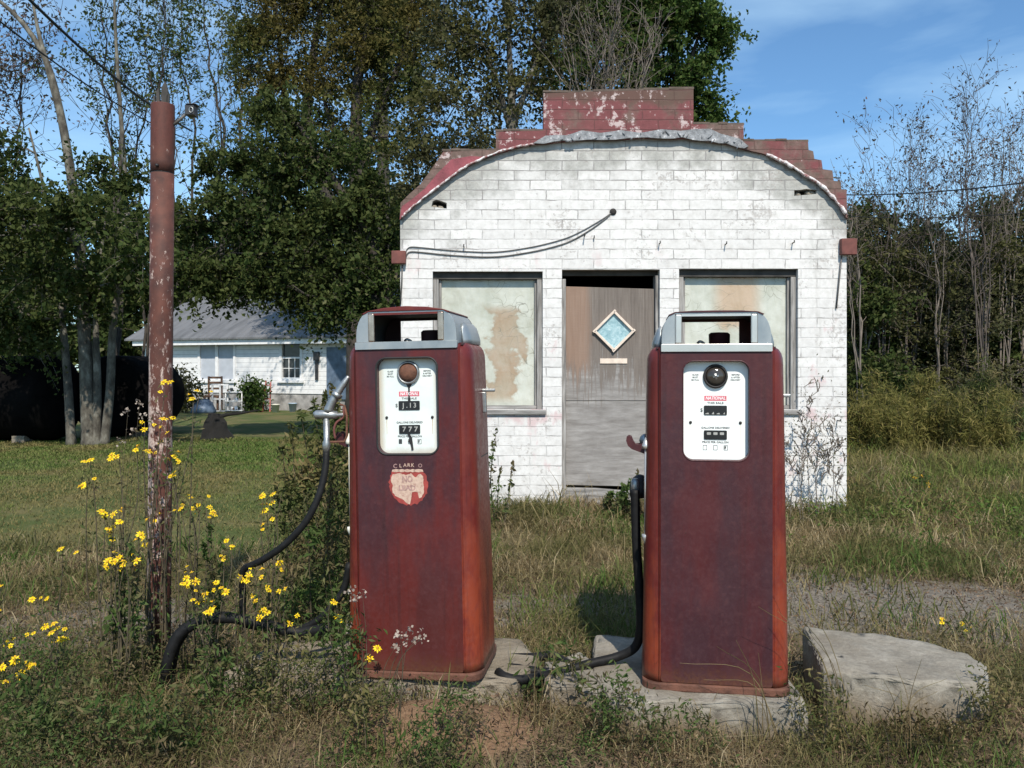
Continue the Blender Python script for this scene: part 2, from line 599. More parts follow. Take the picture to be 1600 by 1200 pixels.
    # pump paints : faded oxidised maroon with redder streaks
    def paint(name, red, seed, side=False):
        t = NT(name)
        s = t.sep()
        n1 = t.noise(2.4, 5, .6, t.co(scale=(2.2, 2.2, .55), loc=(seed, 0, 0)))
        n2 = t.noise(9, 6, .65, t.co(scale=(1, 1, .4), loc=(0, seed, 0)))
        n3 = t.noise(70, 4, .7)
        ox = (.044, .015, .020)
        rd = (.100, .013, .012) if red else (.066, .013, .015)
        c = t.mix(t.rng(t.math('ADD', t.math('MULTIPLY', n1, .75), t.math('MULTIPLY', n2, .25)), .42, .62), ox, rd)
        if red:
            # redder towards the foot of the panel
            c = t.mix(t.math('MULTIPLY', t.rng(t.math('ADD', s[2], t.math('MULTIPLY', n1, .5)), 1.05, .35), .6), c, (.090, .016, .011))
        if side:
            fade = t.rng(n2, .38, .62)
            lowr = t.rng(t.math('ADD', s[2], t.math('MULTIPLY', n1, .6)), 1.45, .5)
            c = t.mix(t.math('MULTIPLY', fade, t.math('ADD', t.math('MULTIPLY', lowr, .75), .2)), (.115, .017, .015), (.235, .042, .017))
        # run marks, mottling, rust freckles along the foot and edges
        streak = t.noise(34, 5, .7, t.co(scale=(1, 1, .035), loc=(seed, 2, 0)))
        c = t.mix(t.rng(streak, .50, .74, 0, .42), c, (.028, .011, .012))
        mott = t.noise(48, 8, .78, t.co(loc=(seed, 5, 1)))
        c = t.mix(t.rng(mott, .50, .70, 0, .26), c, (.155, .042, .030) if side else (.105, .022, .020))
        foot = t.rng(t.math('ADD', s[2], t.math('MULTIPLY', mott, .22)), .24, .10)
        c = t.mix(t.math('MULTIPLY', foot, t.rng(n3, .3, .6, .3, .95)), c, (.105, .044, .024))
        # pale dust + small chips
        c = t.mix(t.rng(n3, .55, .9, 0, .06), c, (.30, .2, .18))
        chip = t.rng(t.noise(30, 6, .75, t.co(loc=(0, 3, seed))), .66, .69)
        c = t.mix(t.math('MULTIPLY', chip, .8), c, (.035, .018, .014))
        rough = t.ramp(n2, [(.3, .34), (.7, .52)]) if not side else t.ramp(n2, [(.3, .3), (.7, .46)])
        rough = t.math('ADD', rough, t.rng(mott, .4, .7, -.04, .22))
        t.bump(t.math('ADD', t.math('MULTIPLY', t.noise(3.2, 2, .4, t.co(loc=(seed, 1, 1))), 9.0), t.math('MULTIPLY', mott, .35)), .16, .01)
        return t.done(c, rough, 0, .4)
    M['paint_a'] = paint('maroon_paint_dull', True, 1.3)
    M['paint_b'] = paint('maroon_paint_oxidised', False, 4.1)
    M['paint_side'] = paint('red_paint_side', False, 2.2, True)
    M['paint_dark'] = simple('dark_maroon_inside', (.035, .012, .014), .7)
    M['black_in'] = simple('black_inside', (.008, .008, .009), .8)
    M['gasket'] = simple('black_gasket', (.018, .016, .016), .6)
    M['plinth'] = simple('rusty_plinth', (.11, .045, .028), .8, 0, .5, 14, .4)

    t = NT('enamel_white')
    n = t.noise(6, 5, .6)
    s = t.sep()
    c = t.ramp(n, [(.3, (.74, .77, .75)), (.7, (.83, .85, .84))])
    M['enamel_b'] = t.done(c, .28)
    t = NT('enamel_white_stained')
    n = t.noise(9, 6, .65)
    s = t.sep()
    c = t.ramp(n, [(.25, (.60, .66, .64)), (.7, (.76, .81, .79))])
    e = t.math('MAXIMUM', t.rng(t.math('ADD', t.math('ABSOLUTE', s[0]), t.math('MULTIPLY', n, .03)), .118, .15),
               t.math('MAXIMUM', t.rng(t.math('ADD', s[2], t.math('MULTIPLY', n, .05)), 1.375, 1.42), t.rng(t.math('ADD', s[2], t.math('MULTIPLY', n, .04)), 1.035, .99)))
    c = t.mix(t.math('MULTIPLY', e, .7), c, (.42, .36, .26))
    M['enamel_a'] = t.done(c, .3)
    t = NT('galvanised')
    n = t.noise(10, 5, .65, t.co(scale=(1, 1, .5)))
    c = t.ramp(n, [(.3, (.27, .30, .32)), (.55, (.36, .39, .40)), (.75, (.44, .44, .42))])
    M['galv'] = t.done(c, t.ramp(n, [(.3, .36), (.7, .52)]), .6)
    M['chrome'] = simple('chrome', (.60, .58, .55), .28, .65, .08, 10)
    M['chrome_rust'] = simple('rust_tinged_chrome', (.50, .38, .31), .25, .9, .3, 12)
    M['cast'] = simple('cast_aluminium', (.34, .35, .35), .42, .8, .25, 30, .1)
    M['rust'] = simple('brown_rust', (.13, .055, .032), .8, 0, .5, 25, .3)
    M['rubber'] = simple('black_rubber', (.010, .010, .0105), .6, 0, .4, 30, .1, .2)
    M['text'] = simple('dark_lettering', (.05, .055, .055), .5)
    M['logo_red'] = simple('logo_red', (.55, .13, .16), .45)
    M['logo_white'] = simple('logo_white', (.78, .76, .76), .5)
    M['counter'] = simple('counter_black', (.014, .014, .015), .3)
    M['digit'] = simple('digit_grey', (.33, .33, .31), .6)
    t = NT('sight_glass')
    M['glass_dark'] = t.done(t.ramp(t.noise(30, 3), [(.3, (.03, .026, .022)), (.7, (.055, .048, .04))]), .06, 0, .6)
    M['decal_red'] = simple('decal_red', (.28, .042, .034), .6, 0, .3, 40)
    t = NT('decal_tan')
    n = t.noise(60, 5, .7)
    M['decal_tan'] = t.done(t.ramp(n, [(.3, (.36, .20, .16)), (.5, (.50, .36, .28)), (.66, (.58, .42, .33)), (.72, (.36, .08, .06))]), .8)
    M['decal_gray'] = simple('decal_grey', (.33, .20, .18), .8, 0, .3, 60)
    M['decal_white'] = simple('decal_white', (.68, .56, .52), .8, 0, .2, 60)

    # pipe post
    t = NT('rusty_pipe')
    s = t.sep()
    n1 = t.noise(38, 6, .75, t.co(scale=(1, 1, .5)))
    n2 = t.noise(3, 4, .6)
    rust = t.ramp(t.noise(14, 5), [(.3, (.052, .018, .013)), (.7, (.120, .040, .026))])
    amt = t.math('ADD', n1, t.math('MULTIPLY', t.math('SUBTRACT', n2, .5), .35))
    lowp = t.rng(s[2], 1.75, 1.05, 0, .06)
    side = t.math('MULTIPLY', t.rng(s[0], .01, -.045, 0, .10), t.rng(s[2], 1.9, 1.4))
    pale = t.rng(t.math('ADD', t.math('ADD', amt, lowp), side), .575, .65)
    c = t.mix(t.math('MULTIPLY', pale, t.rng(t.noise(90, 3), .3, .6, .35, 1)), rust, (.50, .39, .34))
    top = t.rng(s[2], 2.5, 2.62)
    c = t.mix(top, c, t.ramp(n1, [(.3, (.060, .017, .012)), (.7, (.115, .032, .022))]))
    t.bump(t.math('ADD', n1, pale), .4, .004)
    M['pipe'] = t.done(c, .75)
    M['wood_gray'] = None
    t = NT('weathered_wood')
    n = t.noise(6, 6, .65, t.co(scale=(6, 6, .5)))
    t.bump(n, .5, .006)
    M['wood_gray'] = t.done(t.ramp(n, [(.3, (.10, .095, .09)), (.5, (.24, .23, .22)), (.7, (.42, .41, .40))]), .85)
    t = NT('weathered_wood_level')
    n = t.noise(6, 6, .65, t.co(scale=(.5, 6, 6)))
    t.bump(n, .5, .006)
    M['wood_level'] = t.done(t.ramp(n, [(.3, (.10, .095, .09)), (.5, (.22, .21, .20)), (.7, (.38, .37, .36))]), .85)
    M['wood_dark'] = simple('dark_wood', (.06, .055, .05), .85, 0, .4, 10)
    M['cream'] = simple('cream_wood', (.66, .55, .46), .7, 0, .15, 20)
    t = NT('teal_covered_glass')
    n = t.noise(14, 6, .7, None, 1.5)
    M['teal'] = t.done(t.ramp(n, [(.3, (.17, .30, .34)), (.5, (.30, .45, .49)), (.7, (.52, .64, .66))]), .25)

    # door plywood
    t = NT('peeling_plywood')
    s = t.sep()
    g = t.noise(5, 7, .7, t.co(scale=(.8, 1, 5)))
    gv = t.noise(7, 6, .65, t.co(scale=(7, 1, .35)))
    big = t.noise(1.6, 4, .6, t.co(scale=(2.2, 1, 1)))
    gray = t.ramp(g, [(.3, (.165, .152, .142)), (.55, (.27, .256, .245)), (.75, (.37, .355, .34))])
    brown = t.ramp(gv, [(.3, (.125, .105, .093)), (.6, (.185, .160, .142)), (.8, (.235, .205, .18))])
    h = t.math('ADD', s[2], t.math('ADD', t.math('MULTIPLY', t.math('SUBTRACT', gv, .5), 1.6), t.math('MULTIPLY', t.math('SUBTRACT', big, .5), .9)))
    c = t.mix(t.rng(h, 1.28, 1.48), gray, brown)
    orange = t.math('MULTIPLY', t.rng(t.math('ADD', s[0], t.math('MULTIPLY', gv, .12)), -.21, -.31), t.rng(t.math('ADD', s[2], t.math('MULTIPLY', gv, .9)), 1.75, 2.05))
    c = t.mix(t.math('MULTIPLY', orange, .5), c, (.33, .20, .135))
    t.bump(t.math('ADD', g, gv), .35, .006)
    M['plywood'] = t.done(c, .85, 0, .2)

    # papered window panes
    def pane(name, cx, kind):
        t = NT(name)
        s = t.sep()
        n = t.noise(5, 6, .6)
        base = t.ramp(n, [(.3, (.40, .41, .345)), (.6, (.52, .53, .47)), (.8, (.58, .60, .555))])
        warp = t.math('MULTIPLY', t.math('SUBTRACT', t.noise(3.2, 5, .6, t.co(loc=(2, 0, 4))), .5), .75)
        if kind == 0:
            sn = t.math('MULTIPLY', t.math('SINE', t.math('MULTIPLY', s[2], 6.5)), .05)
            d = t.math('ABSOLUTE', t.math('ADD', t.math('ADD', t.math('SUBTRACT', s[0], cx), warp), sn))
            st = t.math('MULTIPLY', t.rng(d, .20, .13), t.math('MULTIPLY', t.rng(s[2], 1.12, 1.24), t.rng(s[2], 2.16, 2.05)))
            c = t.mix(t.math('MULTIPLY', st, t.rng(n, .2, .7, .55, .95)), base, (.34, .24, .155))
            ring = t.math('MULTIPLY', st, t.rng(d, .12, .165))
            c = t.mix(t.math('MULTIPLY', ring, .5), c, (.26, .18, .11))
        else:
            hh = t.math('ADD', s[2], warp)
            st = t.math('MULTIPLY', t.rng(hh, 1.86, 2.0), t.rng(t.math('ABSOLUTE', t.math('SUBTRACT', s[0], cx)), .30, .12))
            c = t.mix(t.math('MULTIPLY', st, .75), base, (.45, .30, .19))
        # thin dark wandering lines over parts of the pane
        v = t.n('ShaderNodeTexVoronoi', feature='DISTANCE_TO_EDGE')
        v.inputs['Scale'].default_value = 3.2
        mp = t.co(scale=(.8, 1, 2.6))
        ad = t.n('ShaderNodeVectorMath', operation='ADD')
        t.nt.links.new(mp, ad.inputs[0])
        nn = t.n('ShaderNodeTexNoise')
        nn.inputs['Scale'].default_value = 3
        t.nt.links.new(t.co(), nn.inputs['Vector'])
        sc = t.n('ShaderNodeVectorMath', operation='SCALE')
        sc.inputs['Scale'].default_value = 1.2
        t.nt.links.new(nn.outputs['Color'], sc.inputs[0])
        t.nt.links.new(sc.outputs[0], ad.inputs[1])
        t.nt.links.new(ad.outputs[0], v.inputs['Vector'])
        cr = t.math('MULTIPLY', t.rng(v.outputs['Distance'], .02, .004), t.rng(t.noise(2.3, 3, .5, t.co(loc=(1, 1, 9))), .50, .58))
        c = t.mix(t.math('MULTIPLY', cr, .8), c, (.20, .19, .15))
        t.bump(t.math('ADD', n, t.math('MULTIPLY', t.noise(2.4, 3, .5, t.co(scale=(1.8, 1, .6), loc=(0, 0, 3))), 5.0)), .35, .03)
        return t.done(c, t.ramp(n, [(.3, .10), (.7, .26)]), 0, .5)
    M['pane_a'] = pane('papered_glass_stained', -1.20, 0)
    M['pane_b'] = pane('papered_glass_pale', 1.18, 1)

    # farmhouse
    t = NT('white_clapboard')
    s = t.sep()
    saw = t.math('FRACT', t.math('MULTIPLY', s[2], 6.5))
    n = t.noise(5, 5)
    c = t.ramp(n, [(.3, (.70, .70, .70)), (.7, (.82, .82, .82))])
    c = t.mix(t.rng(saw, .86, .97, 0, .75), c, (.25, .25, .26))
    t.bump(saw, .3, .02)
    M['clapboard'] = t.done(c, .7)
    t = NT('metal_roof')
    s = t.sep()
    n = t.noise(2, 5, .6, t.co(scale=(1.5, .4, .4)))
    rib = t.math('PINGPONG', t.math('MULTIPLY', s[0], 3.0), .5)
    c = t.ramp(n, [(.3, (.095, .095, .097)), (.6, (.165, .165, .17)), (.8, (.15, .125, .108))])
    c = t.mix(t.rng(rib, .06, .0, 0, .5), c, (.16, .16, .17))
    t.bump(t.rng(rib, .08, 0), .6, .03)
    M['roof_metal'] = t.done(c, .65, .1)
    M['stone'] = simple('foundation_stone', (.30, .29, .28), .9, 0, .45, 4, .5)
    M['board_gray'] = simple('grey_board', (.42, .45, .50), .7, 0, .1, 3)
    M['white_trim'] = simple('white_trim', (.74, .74, .74), .6, 0, .1, 6)
    M['window_dark'] = simple('dark_window_glass', (.05, .055, .06), .15)
    M['blue_tarp'] = simple('blue_grey_tarp', (.10, .14, .20), .5, 0, .4, 4, .5)
    M['red_metal'] = simple('red_paint', (.32, .06, .045), .6)
    M['brown_wood'] = simple('brown_wood', (.14, .075, .045), .7, 0, .3, 10)
    M['plastic_white'] = simple('white_plastic', (.74, .74, .72), .5, 0, .08, 4)
    M['plastic_cream'] = simple('cream_plastic', (.70, .68, .58), .5, 0, .08, 4)
    M['plastic_blue'] = simple('pale_blue_plastic', (.40, .50, .62), .5, 0, .1, 4)
    M['tank_shade_black'] = simple('shade_black_tank_steel', (.005, .0045, .0045), 1.0, 0, .5, 3, 0, .05)  # dark paint taken to black, the tree shade included in the colour
    M['cable'] = simple('black_cable', (.02, .02, .022), .6)
    M['stump'] = simple('shade_dark_stump_wood', (.008, .007, .006), .95, 0, .4, 8, .8)  # base colour lowered to near black to carry the shade on the stump
    M['wire'] = simple('weathered_wire', (.10, .095, .09), .6)
    M['bracket'] = simple('rusty_red_bracket', (.13, .042, .034), .75, 0, .35, 12)
    M['lamp_dark'] = simple('dark_lamp_metal', (.03, .03, .032), .5)
    M['lamp_glass'] = simple('cloudy_lamp_glass', (.55, .58, .60), .15)
    M['roof_tar'] = simple('tar_roof', (.05, .05, .05), .9)


make_materials()

# ------------------------------------------------------------------ text helper


def text_mesh(txt, size, width=None, bold=0.0, shear=0.0):
    cu = bpy.data.curves.new('lettering', 'FONT')
    cu.body = txt
    cu.size = size
    cu.align_x = 'CENTER'
    cu.align_y = 'CENTER'
    cu.extrude = .0004
    cu.offset = bold
    cu.shear = shear
    cu.resolution_u = 2
    ob = bpy.data.objects.new('lettering', cu)
    COL.objects.link(ob)
    bpy.context.view_layer.update()
    dg = bpy.context.evaluated_depsgraph_get()
    me = bpy.data.meshes.new_from_object(ob.evaluated_get(dg))
    bpy.data.objects.remove(ob)
    vs = [Vector(v.co) for v in me.vertices]
    fs = [tuple(p.vertices) for p in me.polygons]
    bpy.data.meshes.remove(me)
    if width:
        w = max(v.x for v in vs) - min(v.x for v in vs)
        k = width / w
        vs = [Vector((v.x * k, v.y, v.z)) for v in vs]
    return vs, fs


def put_text(mb, txt, x, y, z, size, width=None, bold=0.0, mi=0, rot=0.0, shear=0.0):
    vs, fs = text_mesh(txt, size, width, bold, shear)
    ca, sa = math.cos(rot), math.sin(rot)
    mb.add([Vector((x + v.x * ca - v.y * sa, y - v.z, z + v.x * sa + v.y * ca)) for v in vs], fs, mi)


# ------------------------------------------------------------------ setting : world, sun, camera, ground
SUN_EL, SUN_AZ = R(47), R(9)             # behind the camera, a little to the right


def setting():
    w = bpy.data.worlds.new('World')
    SC.world = w
    w.use_nodes = True
    nt = w.node_tree
    bg = nt.nodes['Background']
    sky = nt.nodes.new('ShaderNodeTexSky')
    sky.sky_type = 'NISHITA'
    sky.sun_disc = False
    sky.sun_elevation = SUN_EL
    sky.sun_rotation = PI - SUN_AZ
    sky.altitude = 200
    sky.air_density = 1.0
    sky.dust_density = .4
    sky.ozone_density = 3.0
    tc = nt.nodes.new('ShaderNodeTexCoord')
    mp = nt.nodes.new('ShaderNodeMapping')
    mp.inputs['Scale'].default_value = (1.2, 1.2, 6.0)
    mp.inputs['Rotation'].default_value = (0, R(-14), 0)
    nz = nt.nodes.new('ShaderNodeTexNoise')
    nz.inputs['Scale'].default_value = 2.2
    nz.inputs['Detail'].default_value = 6
    nz.inputs['Distortion'].default_value = .4
    rp = nt.nodes.new('ShaderNodeValToRGB')
    rp.color_ramp.elements[0].position = .36
    rp.color_ramp.elements[0].color = (0, 0, 0, 1)
    rp.color_ramp.elements[1].position = .78
    rp.color_ramp.elements[1].color = (.5, .5, .5, 1)
    mx = nt.nodes.new('ShaderNodeMix')
    mx.data_type = 'RGBA'
    mx.inputs[7].default_value = (7.5, 8.0, 8.6, 1)
    nt.links.new(tc.outputs['Generated'], mp.inputs[0])
    nt.links.new(mp.outputs[0], nz.inputs['Vector'])
    nt.links.new(nz.outputs['Fac'], rp.inputs[0])
    nt.links.new(rp.outputs[0], mx.inputs[0])
    nt.links.new(sky.outputs[0], mx.inputs[6])
    tn = nt.nodes.new('ShaderNodeMix')
    tn.data_type = 'RGBA'
    tn.blend_type = 'MULTIPLY'
    tn.inputs[0].default_value = 1
    tn.inputs[7].default_value = (.80, 1.05, 1.16, 1)
    nt.links.new(mx.outputs[2], tn.inputs[6])
    nt.links.new(tn.outputs[2], bg.inputs[0])
    bg.inputs[1].default_value = .128
    L = bpy.data.lights.new('sun', 'SUN')
    L.energy = 5.0
    L.angle = R(.53)
    L.color = (1, .925, .81)
    o = bpy.data.objects.new('sun', L)
    COL.objects.link(o)
    d = Vector((-math.sin(SUN_AZ) * math.cos(SUN_EL), math.cos(SUN_AZ) * math.cos(SUN_EL), -math.sin(SUN_EL)))
    o.rotation_euler = d.to_track_quat('-Z', 'Y').to_euler()
    o.location = (3, -5, 12)
    cam = bpy.data.cameras.new('camera')
    cam.sensor_width = 36
    cam.lens = F / 1600 * 36
    cam.shift_y = -(600 - YH) / 1600
    cam.clip_end = 2000
    cam.clip_start = .05
    co = bpy.data.objects.new('camera', cam)
    COL.objects.link(co)
    co.location = (0, 0, CH)
    co.rotation_euler = (PI / 2, 0, 0)
    SC.camera = co
    SC.view_settings.view_transform = 'Standard'
    SC.view_settings.look = 'None'
    SC.view_settings.exposure = .14
    SC.view_settings.gamma = 1
    SC.cycles.max_bounces = 5
    SC.cycles.diffuse_bounces = 3
    SC.cycles.glossy_bounces = 2
    SC.cycles.transparent_max_bounces = 6


def gravel(x, y):
    n = vnoise(x, y, 1.6, 5)
    band = np.exp(-((y - 5.35 - .12 * x * .6) / .75) ** 2)
    left = np.exp(-(((x + 2.2) / 1.2) ** 2 + ((y - 4.9) / 1.1) ** 2))
    right = np.exp(-(((x - 2.6) / 1.4) ** 2 + ((y - 4.7) / .75) ** 2))
    return np.clip(.40 * band + .35 * left + .62 * right + .36 * n - .10, 0, 1)


def lawnw(x, y):
    a = np.clip((y - 5.8) / 1.6, 0, 1) * np.clip((-.6 - x) / 1.5, 0, 1)
    b = np.clip((y - 6.2) / 2, 0, 1) * .75
    return np.clip(np.maximum(a, b), 0, 1)


def sandw(x, y):
    return np.clip(1.15 * np.exp(-(((x + .28) / .42) ** 2 + ((y - 3.34) / .22) ** 2)) + .12 * vnoise(x, y, 9, 3), 0, 1)


def ground():
    xs = np.concatenate([[-420, -200, -100, -60, -40, -28, -20], np.arange(-15, -4, .35), np.arange(-4, 4.6, .08), np.arange(4.6, 15, .35), [18, 24, 34, 50, 80, 160, 420]])
    ys = np.concatenate([[-40, -15, -5, -1, 1, 2], np.arange(2.4, 7, .08), np.arange(7, 14, .2), np.arange(14, 40, 1.0), [45, 55, 70, 100, 160, 280, 500]])
    X, Y = np.meshgrid(xs, ys)
    Z = gz(X, Y)
    V = np.stack([X.ravel(), Y.ravel(), Z.ravel()], 1)
    nx, ny = len(xs), len(ys)
    i = np.arange((ny - 1) * nx).reshape(ny - 1, nx)[:, :-1].ravel()
    Lp = np.stack([i, i + 1, i + nx + 1, i + nx], 1).ravel()
    me = np_mesh('ground', V, Lp, np.arange(len(i)) * 4)
    ca = me.color_attributes.new('zone', 'FLOAT_COLOR', 'POINT')
    c = np.stack([gravel(V[:, 0], V[:, 1]), lawnw(V[:, 0], V[:, 1]), sandw(V[:, 0], V[:, 1]), np.ones(len(V))], 1)
    ca.data.foreach_set('color', c.astype(np.float32).ravel())
    me.polygons.foreach_set('use_smooth', [True] * len(i))
    o = link('ground', me, M['ground'])
    tag(o, kind='structure')


# ------------------------------------------------------------------ the brick station
BY = 8.3


def bx(px): return (px - 800) * BY / F
def bz(py): return CH - (py - YH) * BY / F
def bp(px, py): return (bx(px), bz(py))


def brect(x0, y0, x1, y1):          # pixel rectangle -> loop
    return [bp(x0, y1), bp(x1, y1), bp(x1, y0), bp(x0, y0)]


ARCH = [(626, 346), (640, 330), (662, 312), (690, 290), (720, 268), (750, 252), (780, 240), (815, 231), (850, 226), (900, 222), (960, 219),
        (1030, 218), (1080, 219), (1120, 224), (1160, 233), (1203, 247), (1230, 260), (1252, 274), (1277, 289), (1298, 310), (1315, 331), (1322, 343)]


def station():
    rng = random.Random(4)
    t = thing('brick_station', 'small abandoned white painted block filling station with stepped red parapet', 'building', (1.1, BY, 0))
    WIN_L, WIN_R, DOOR = (676, 424, 848, 640), (1061, 420, 1247, 640), (878, 421, 1031, 806)
    w = MB()
    arch = [(x + rng.uniform(-1.2, 1.2), y + rng.uniform(-1.5, 1.5)) for x, y in smooth2(ARCH, 3)]
    outer = [bp(626, 830), bp(1323, 830)] + [bp(*p) for p in reversed(arch)]
    hole_l = [bp(674, 323), bp(698, 326), bp(698, 317), bp(690, 314), bp(682, 312), bp(676, 314)]
    hole_r = [bp(1241, 306), bp(1276, 303), bp(1276, 297), bp(1260, 295), bp(1248, 297), bp(1241, 297)]
    w.prism(outer, BY, BY + .22, holes=[brect(*WIN_L), brect(*WIN_R), brect(*DOOR), hole_l, hole_r])
    # side and back walls
    x0, x1 = bx(626), bx(1323)
    w.box(x0, x0 + .2, BY + .222, 13.6, -.15, bz(360))
    w.box(x1 - .2, x1, BY + .222, 13.6, -.15, bz(360))
    w.box(x0, x1, 13.602, 13.8, -.15, bz(365))
    w.build('wall', M['block_white'], t)
    r = MB()
    r.box(x0 + .2, x1 - .2, BY + .26, 13.6, bz(372), bz(352))
    r.build('roof', M['roof_tar'], t)
    f = MB()
    f.box(x0 + .2, x1 - .2, BY + .222, 13.6, -.1, .06)
    f.build('floor_slab', M['hole_dark'], t)
    # rubble in the two holes
    for (hx, hy) in ((678, 322), (689, 324), (1250, 303), (1266, 301), (1272, 300)):
        c = Vector((bx(hx), BY + .06, bz(hy)))
        q = MB()
        q.lathe([(.004, -.03), (.035, -.02), (.04, .0), (.02, .02), (.003, .024)], Matrix.Translation(c) @ Matrix.Rotation(rng.uniform(0, 3), 4, 'Y'), 7)
        q.build('broken_block', M['rubble'], t)
    for hl in (hole_l, hole_r):
        q = MB()
        cx_, cz_ = sum(p_[0] for p_ in hl) / len(hl), sum(p_[1] for p_ in hl) / len(hl)
        q.prism([(cx_ + (p_[0] - cx_) * .985, cz_ + (p_[1] - cz_) * .985) for p_ in hl], BY + .14, BY + .215)
        q.build('inner_block', M['hole_dark'], t)
    # parapet, 3 cm proud
    p = MB()
    up = [(1321, 340), (1320, 298), (1312, 297), (1311, 285), (1300, 284), (1298, 268), (1283, 266), (1281, 252), (1270, 250), (1268, 238), (1261, 236), (1260, 223),
          (1160, 222), (1160, 197), (1082, 196), (1082, 141), (849, 148), (849, 206), (775, 208), (775, 236), (693, 239), (674, 267), (657, 290), (640, 305), (627, 318)]
    loop = [bp(*q_) for q_ in arch] + [bp(*q_) for q_ in up]
    p.prism(loop, BY - .045, BY + .2)
    p.build('parapet', M['block_red'], t)
    cop_m = simple('stained_coping', (.10, .075, .06), .9, 0, .4, 9, .4)
    for (a, b, y) in ((849, 1082, 144.5), (775, 849, 207), (1082, 1160, 196.5), (1160, 1260, 222.5), (692, 775, 237.5)):
        y2 = 141.2 if a == 849 else y
        c = MB()
        za, zb = bz(148 if a == 849 else y), bz(y2)
        n = 6
        for k in range(n):
            xa, xb = bx(a - 1 + (b - a + 2) * k / n), bx(a - 1 + (b - a + 2) * (k + 1) / n) + (.001 if k < n - 1 else 0)
            z = za + (zb - za) * (k + .5) / n + rng.uniform(-.004, .006)
            c.box(xa, xb, BY - .045 + rng.uniform(-.004, .004), BY + .21, z - .002, z + .022)
        c.build('coping', cop_m, t, bevel=.004)
    # smooth red render along the left shoulder
    s = MB()
    left = [a for a in arch if a[0] < 778]
    outs = [(775, 244), (752, 247), (735, 246), (706, 251), (684, 273), (665, 296), (646, 312), (629, 324)]
    s.prism([bp(*a) for a in left] + [bp(*a) for a in outs], BY - .052, BY - .0455)
    s.build('render_patch', M['red_smooth'], t)
    # torn cement band over the arch
    k = MB()
    lo = [(a[0], a[1] + rng.uniform(-1, 2.5)) for a in arch if 845 < a[0] < 1170]
    hi = [(1168, 231), (1150, 221), (1125, 211), (1105, 204), (1085, 203), (1060, 209), (1030, 206), (1000, 209), (970, 205), (940, 209), (910, 208), (885, 215), (868, 212), (850, 217), (834, 226)]
    k.prism([bp(*a) for a in lo] + [bp(a[0] + rng.uniform(-3, 3), a[1] + rng.uniform(-2, 2)) for a in hi], BY - .066, BY - .0445)
    for i in range(26):
        x = rng.uniform(848, 1160)
        ya = float(np.interp(x, [a[0] for a in arch], [a[1] for a in arch]))
        cc = Vector((bx(x), BY - .064, bz(ya - rng.uniform(-2, 9))))
        k.lathe([(.004, -.010), (.016, -.005), (.018, .002), (.004, .008)], Matrix.Translation(cc) @ Matrix.Rotation(rng.uniform(0, 3), 4, 'Y') @ Matrix.Diagonal((rng.uniform(.7, 2.2), 1, rng.uniform(.5, 1.2), 1)), 6)
    k.build('cement_band', M['cement'], t)
    for (a0, a1, rr) in ((628, 842, .0125), (1190, 1319, .020)):
        g = MB()
        pts = [Vector((bx(a[0]), BY - .046 - rng.uniform(0, .005), bz(a[1] - 1 + rng.uniform(-.8, .8)))) for a in smooth2(ARCH, 5) if a0 < a[0] < a1]
        g.tube(pts, [rr * rng.uniform(.6, 1.2) for _ in pts], 6)
        g.build('flaking_lip', M['lip'], t)
    # windows
    for nm, (a, b, c_, d), pm in (('L', WIN_L, M['pane_a']), ('R', WIN_R, M['pane_b'])):
        xa, xb, zt, zb = bx(a), bx(c_), bz(b), bz(d)
        fw = .055
        i0, i1 = xa + fw + .002, xb - fw - .002
        fr = MB()
        fr.box(i0, i1, BY + .085, BY + .17, zb + .002, zb + .038)
        win = fr.build('window', M['wood_level'], t, bevel=.003)
        for (ja, jb) in ((xa + .002, xa + fw), (xb - fw, xb - .002)):
            fr = MB()
            fr.box(ja, jb, BY + .05, BY + .19, zb, zt - .075)
            fr.build('jamb', M['wood_gray'], win_parent(win, t), bevel=.004)
        tb = MB()
        tb.box(xa + .002, xb - .002, BY + .055, BY + .19, zt - .073, zt - .002)
        tb.build('head_board', M['wood_dark'], win_parent(win, t), bevel=.004)
        for (ja, jb) in ((i0, i0 + .022), (i1 - .022, i1)):
            sb = MB()
            sb.box(ja, jb, BY + .09, BY + .17, zb + .04, zt - .076)
            sb.build('sash_stile', M['wood_gray'], win_parent(win, t), bevel=.003)
        pn = MB()
        pn.box(i0 + .022, i1 - .022, BY + .128, BY + .136, zb + .038, zt - .074)
        pn.build('pane', pm, win_parent(win, t))
        sl = MB()
        sl.box(xa - .01, xb + .03, BY - .03, BY + .05, zb - .05, zb - .002)
        sl.build('sill', M['wood_level'], win_parent(win, t), bevel=.006)
    # door
    xa, xb, zt, zb = bx(DOOR[0]), bx(DOOR[2]), bz(DOOR[1]), bz(DOOR[3])
    for (ja, jb, jt) in ((xa + .002, xa + .042, zt - .09), (xb - .035, xb - .002, zt - .052)):
        fr = MB()
        fr.box(ja, jb, BY + .05, BY + .2, zb, jt)
        fr.build('door_jamb', M['wood_gray'], t, bevel=.004)
    hb = MB()
    hb.box(xa + .002, xb - .002, BY + .12, BY + .2, zt - .05, zt - .002)
    hb.build('door_head', M['wood_dark'], t)
    d = MB()
    da, db = xa + .046, xb - .040
    zm = bz(627)
    dl = [(da, bz(760)), (db, bz(763)), (db, zm - .003), (da, zm - .003)]
    du = [(da, zm + .003), (db, zm + .003), (db, bz(450)), (da, bz(446))]
    d.prism(dl, BY + .10, BY + .14)
    d.prism(du, BY + .10, BY + .14)
    door = d.build('door', M['plywood'], t, bevel=.003)
    th = MB()
    th.prism([(da - .0, bz(806)), (db, bz(806)), (db, bz(766)), (db - .3, bz(769)), (da + .3, bz(765)), (da, bz(764))], BY + .085, BY + .16)
    th.build('threshold_board', M['wood_level'], t, bevel=.006)
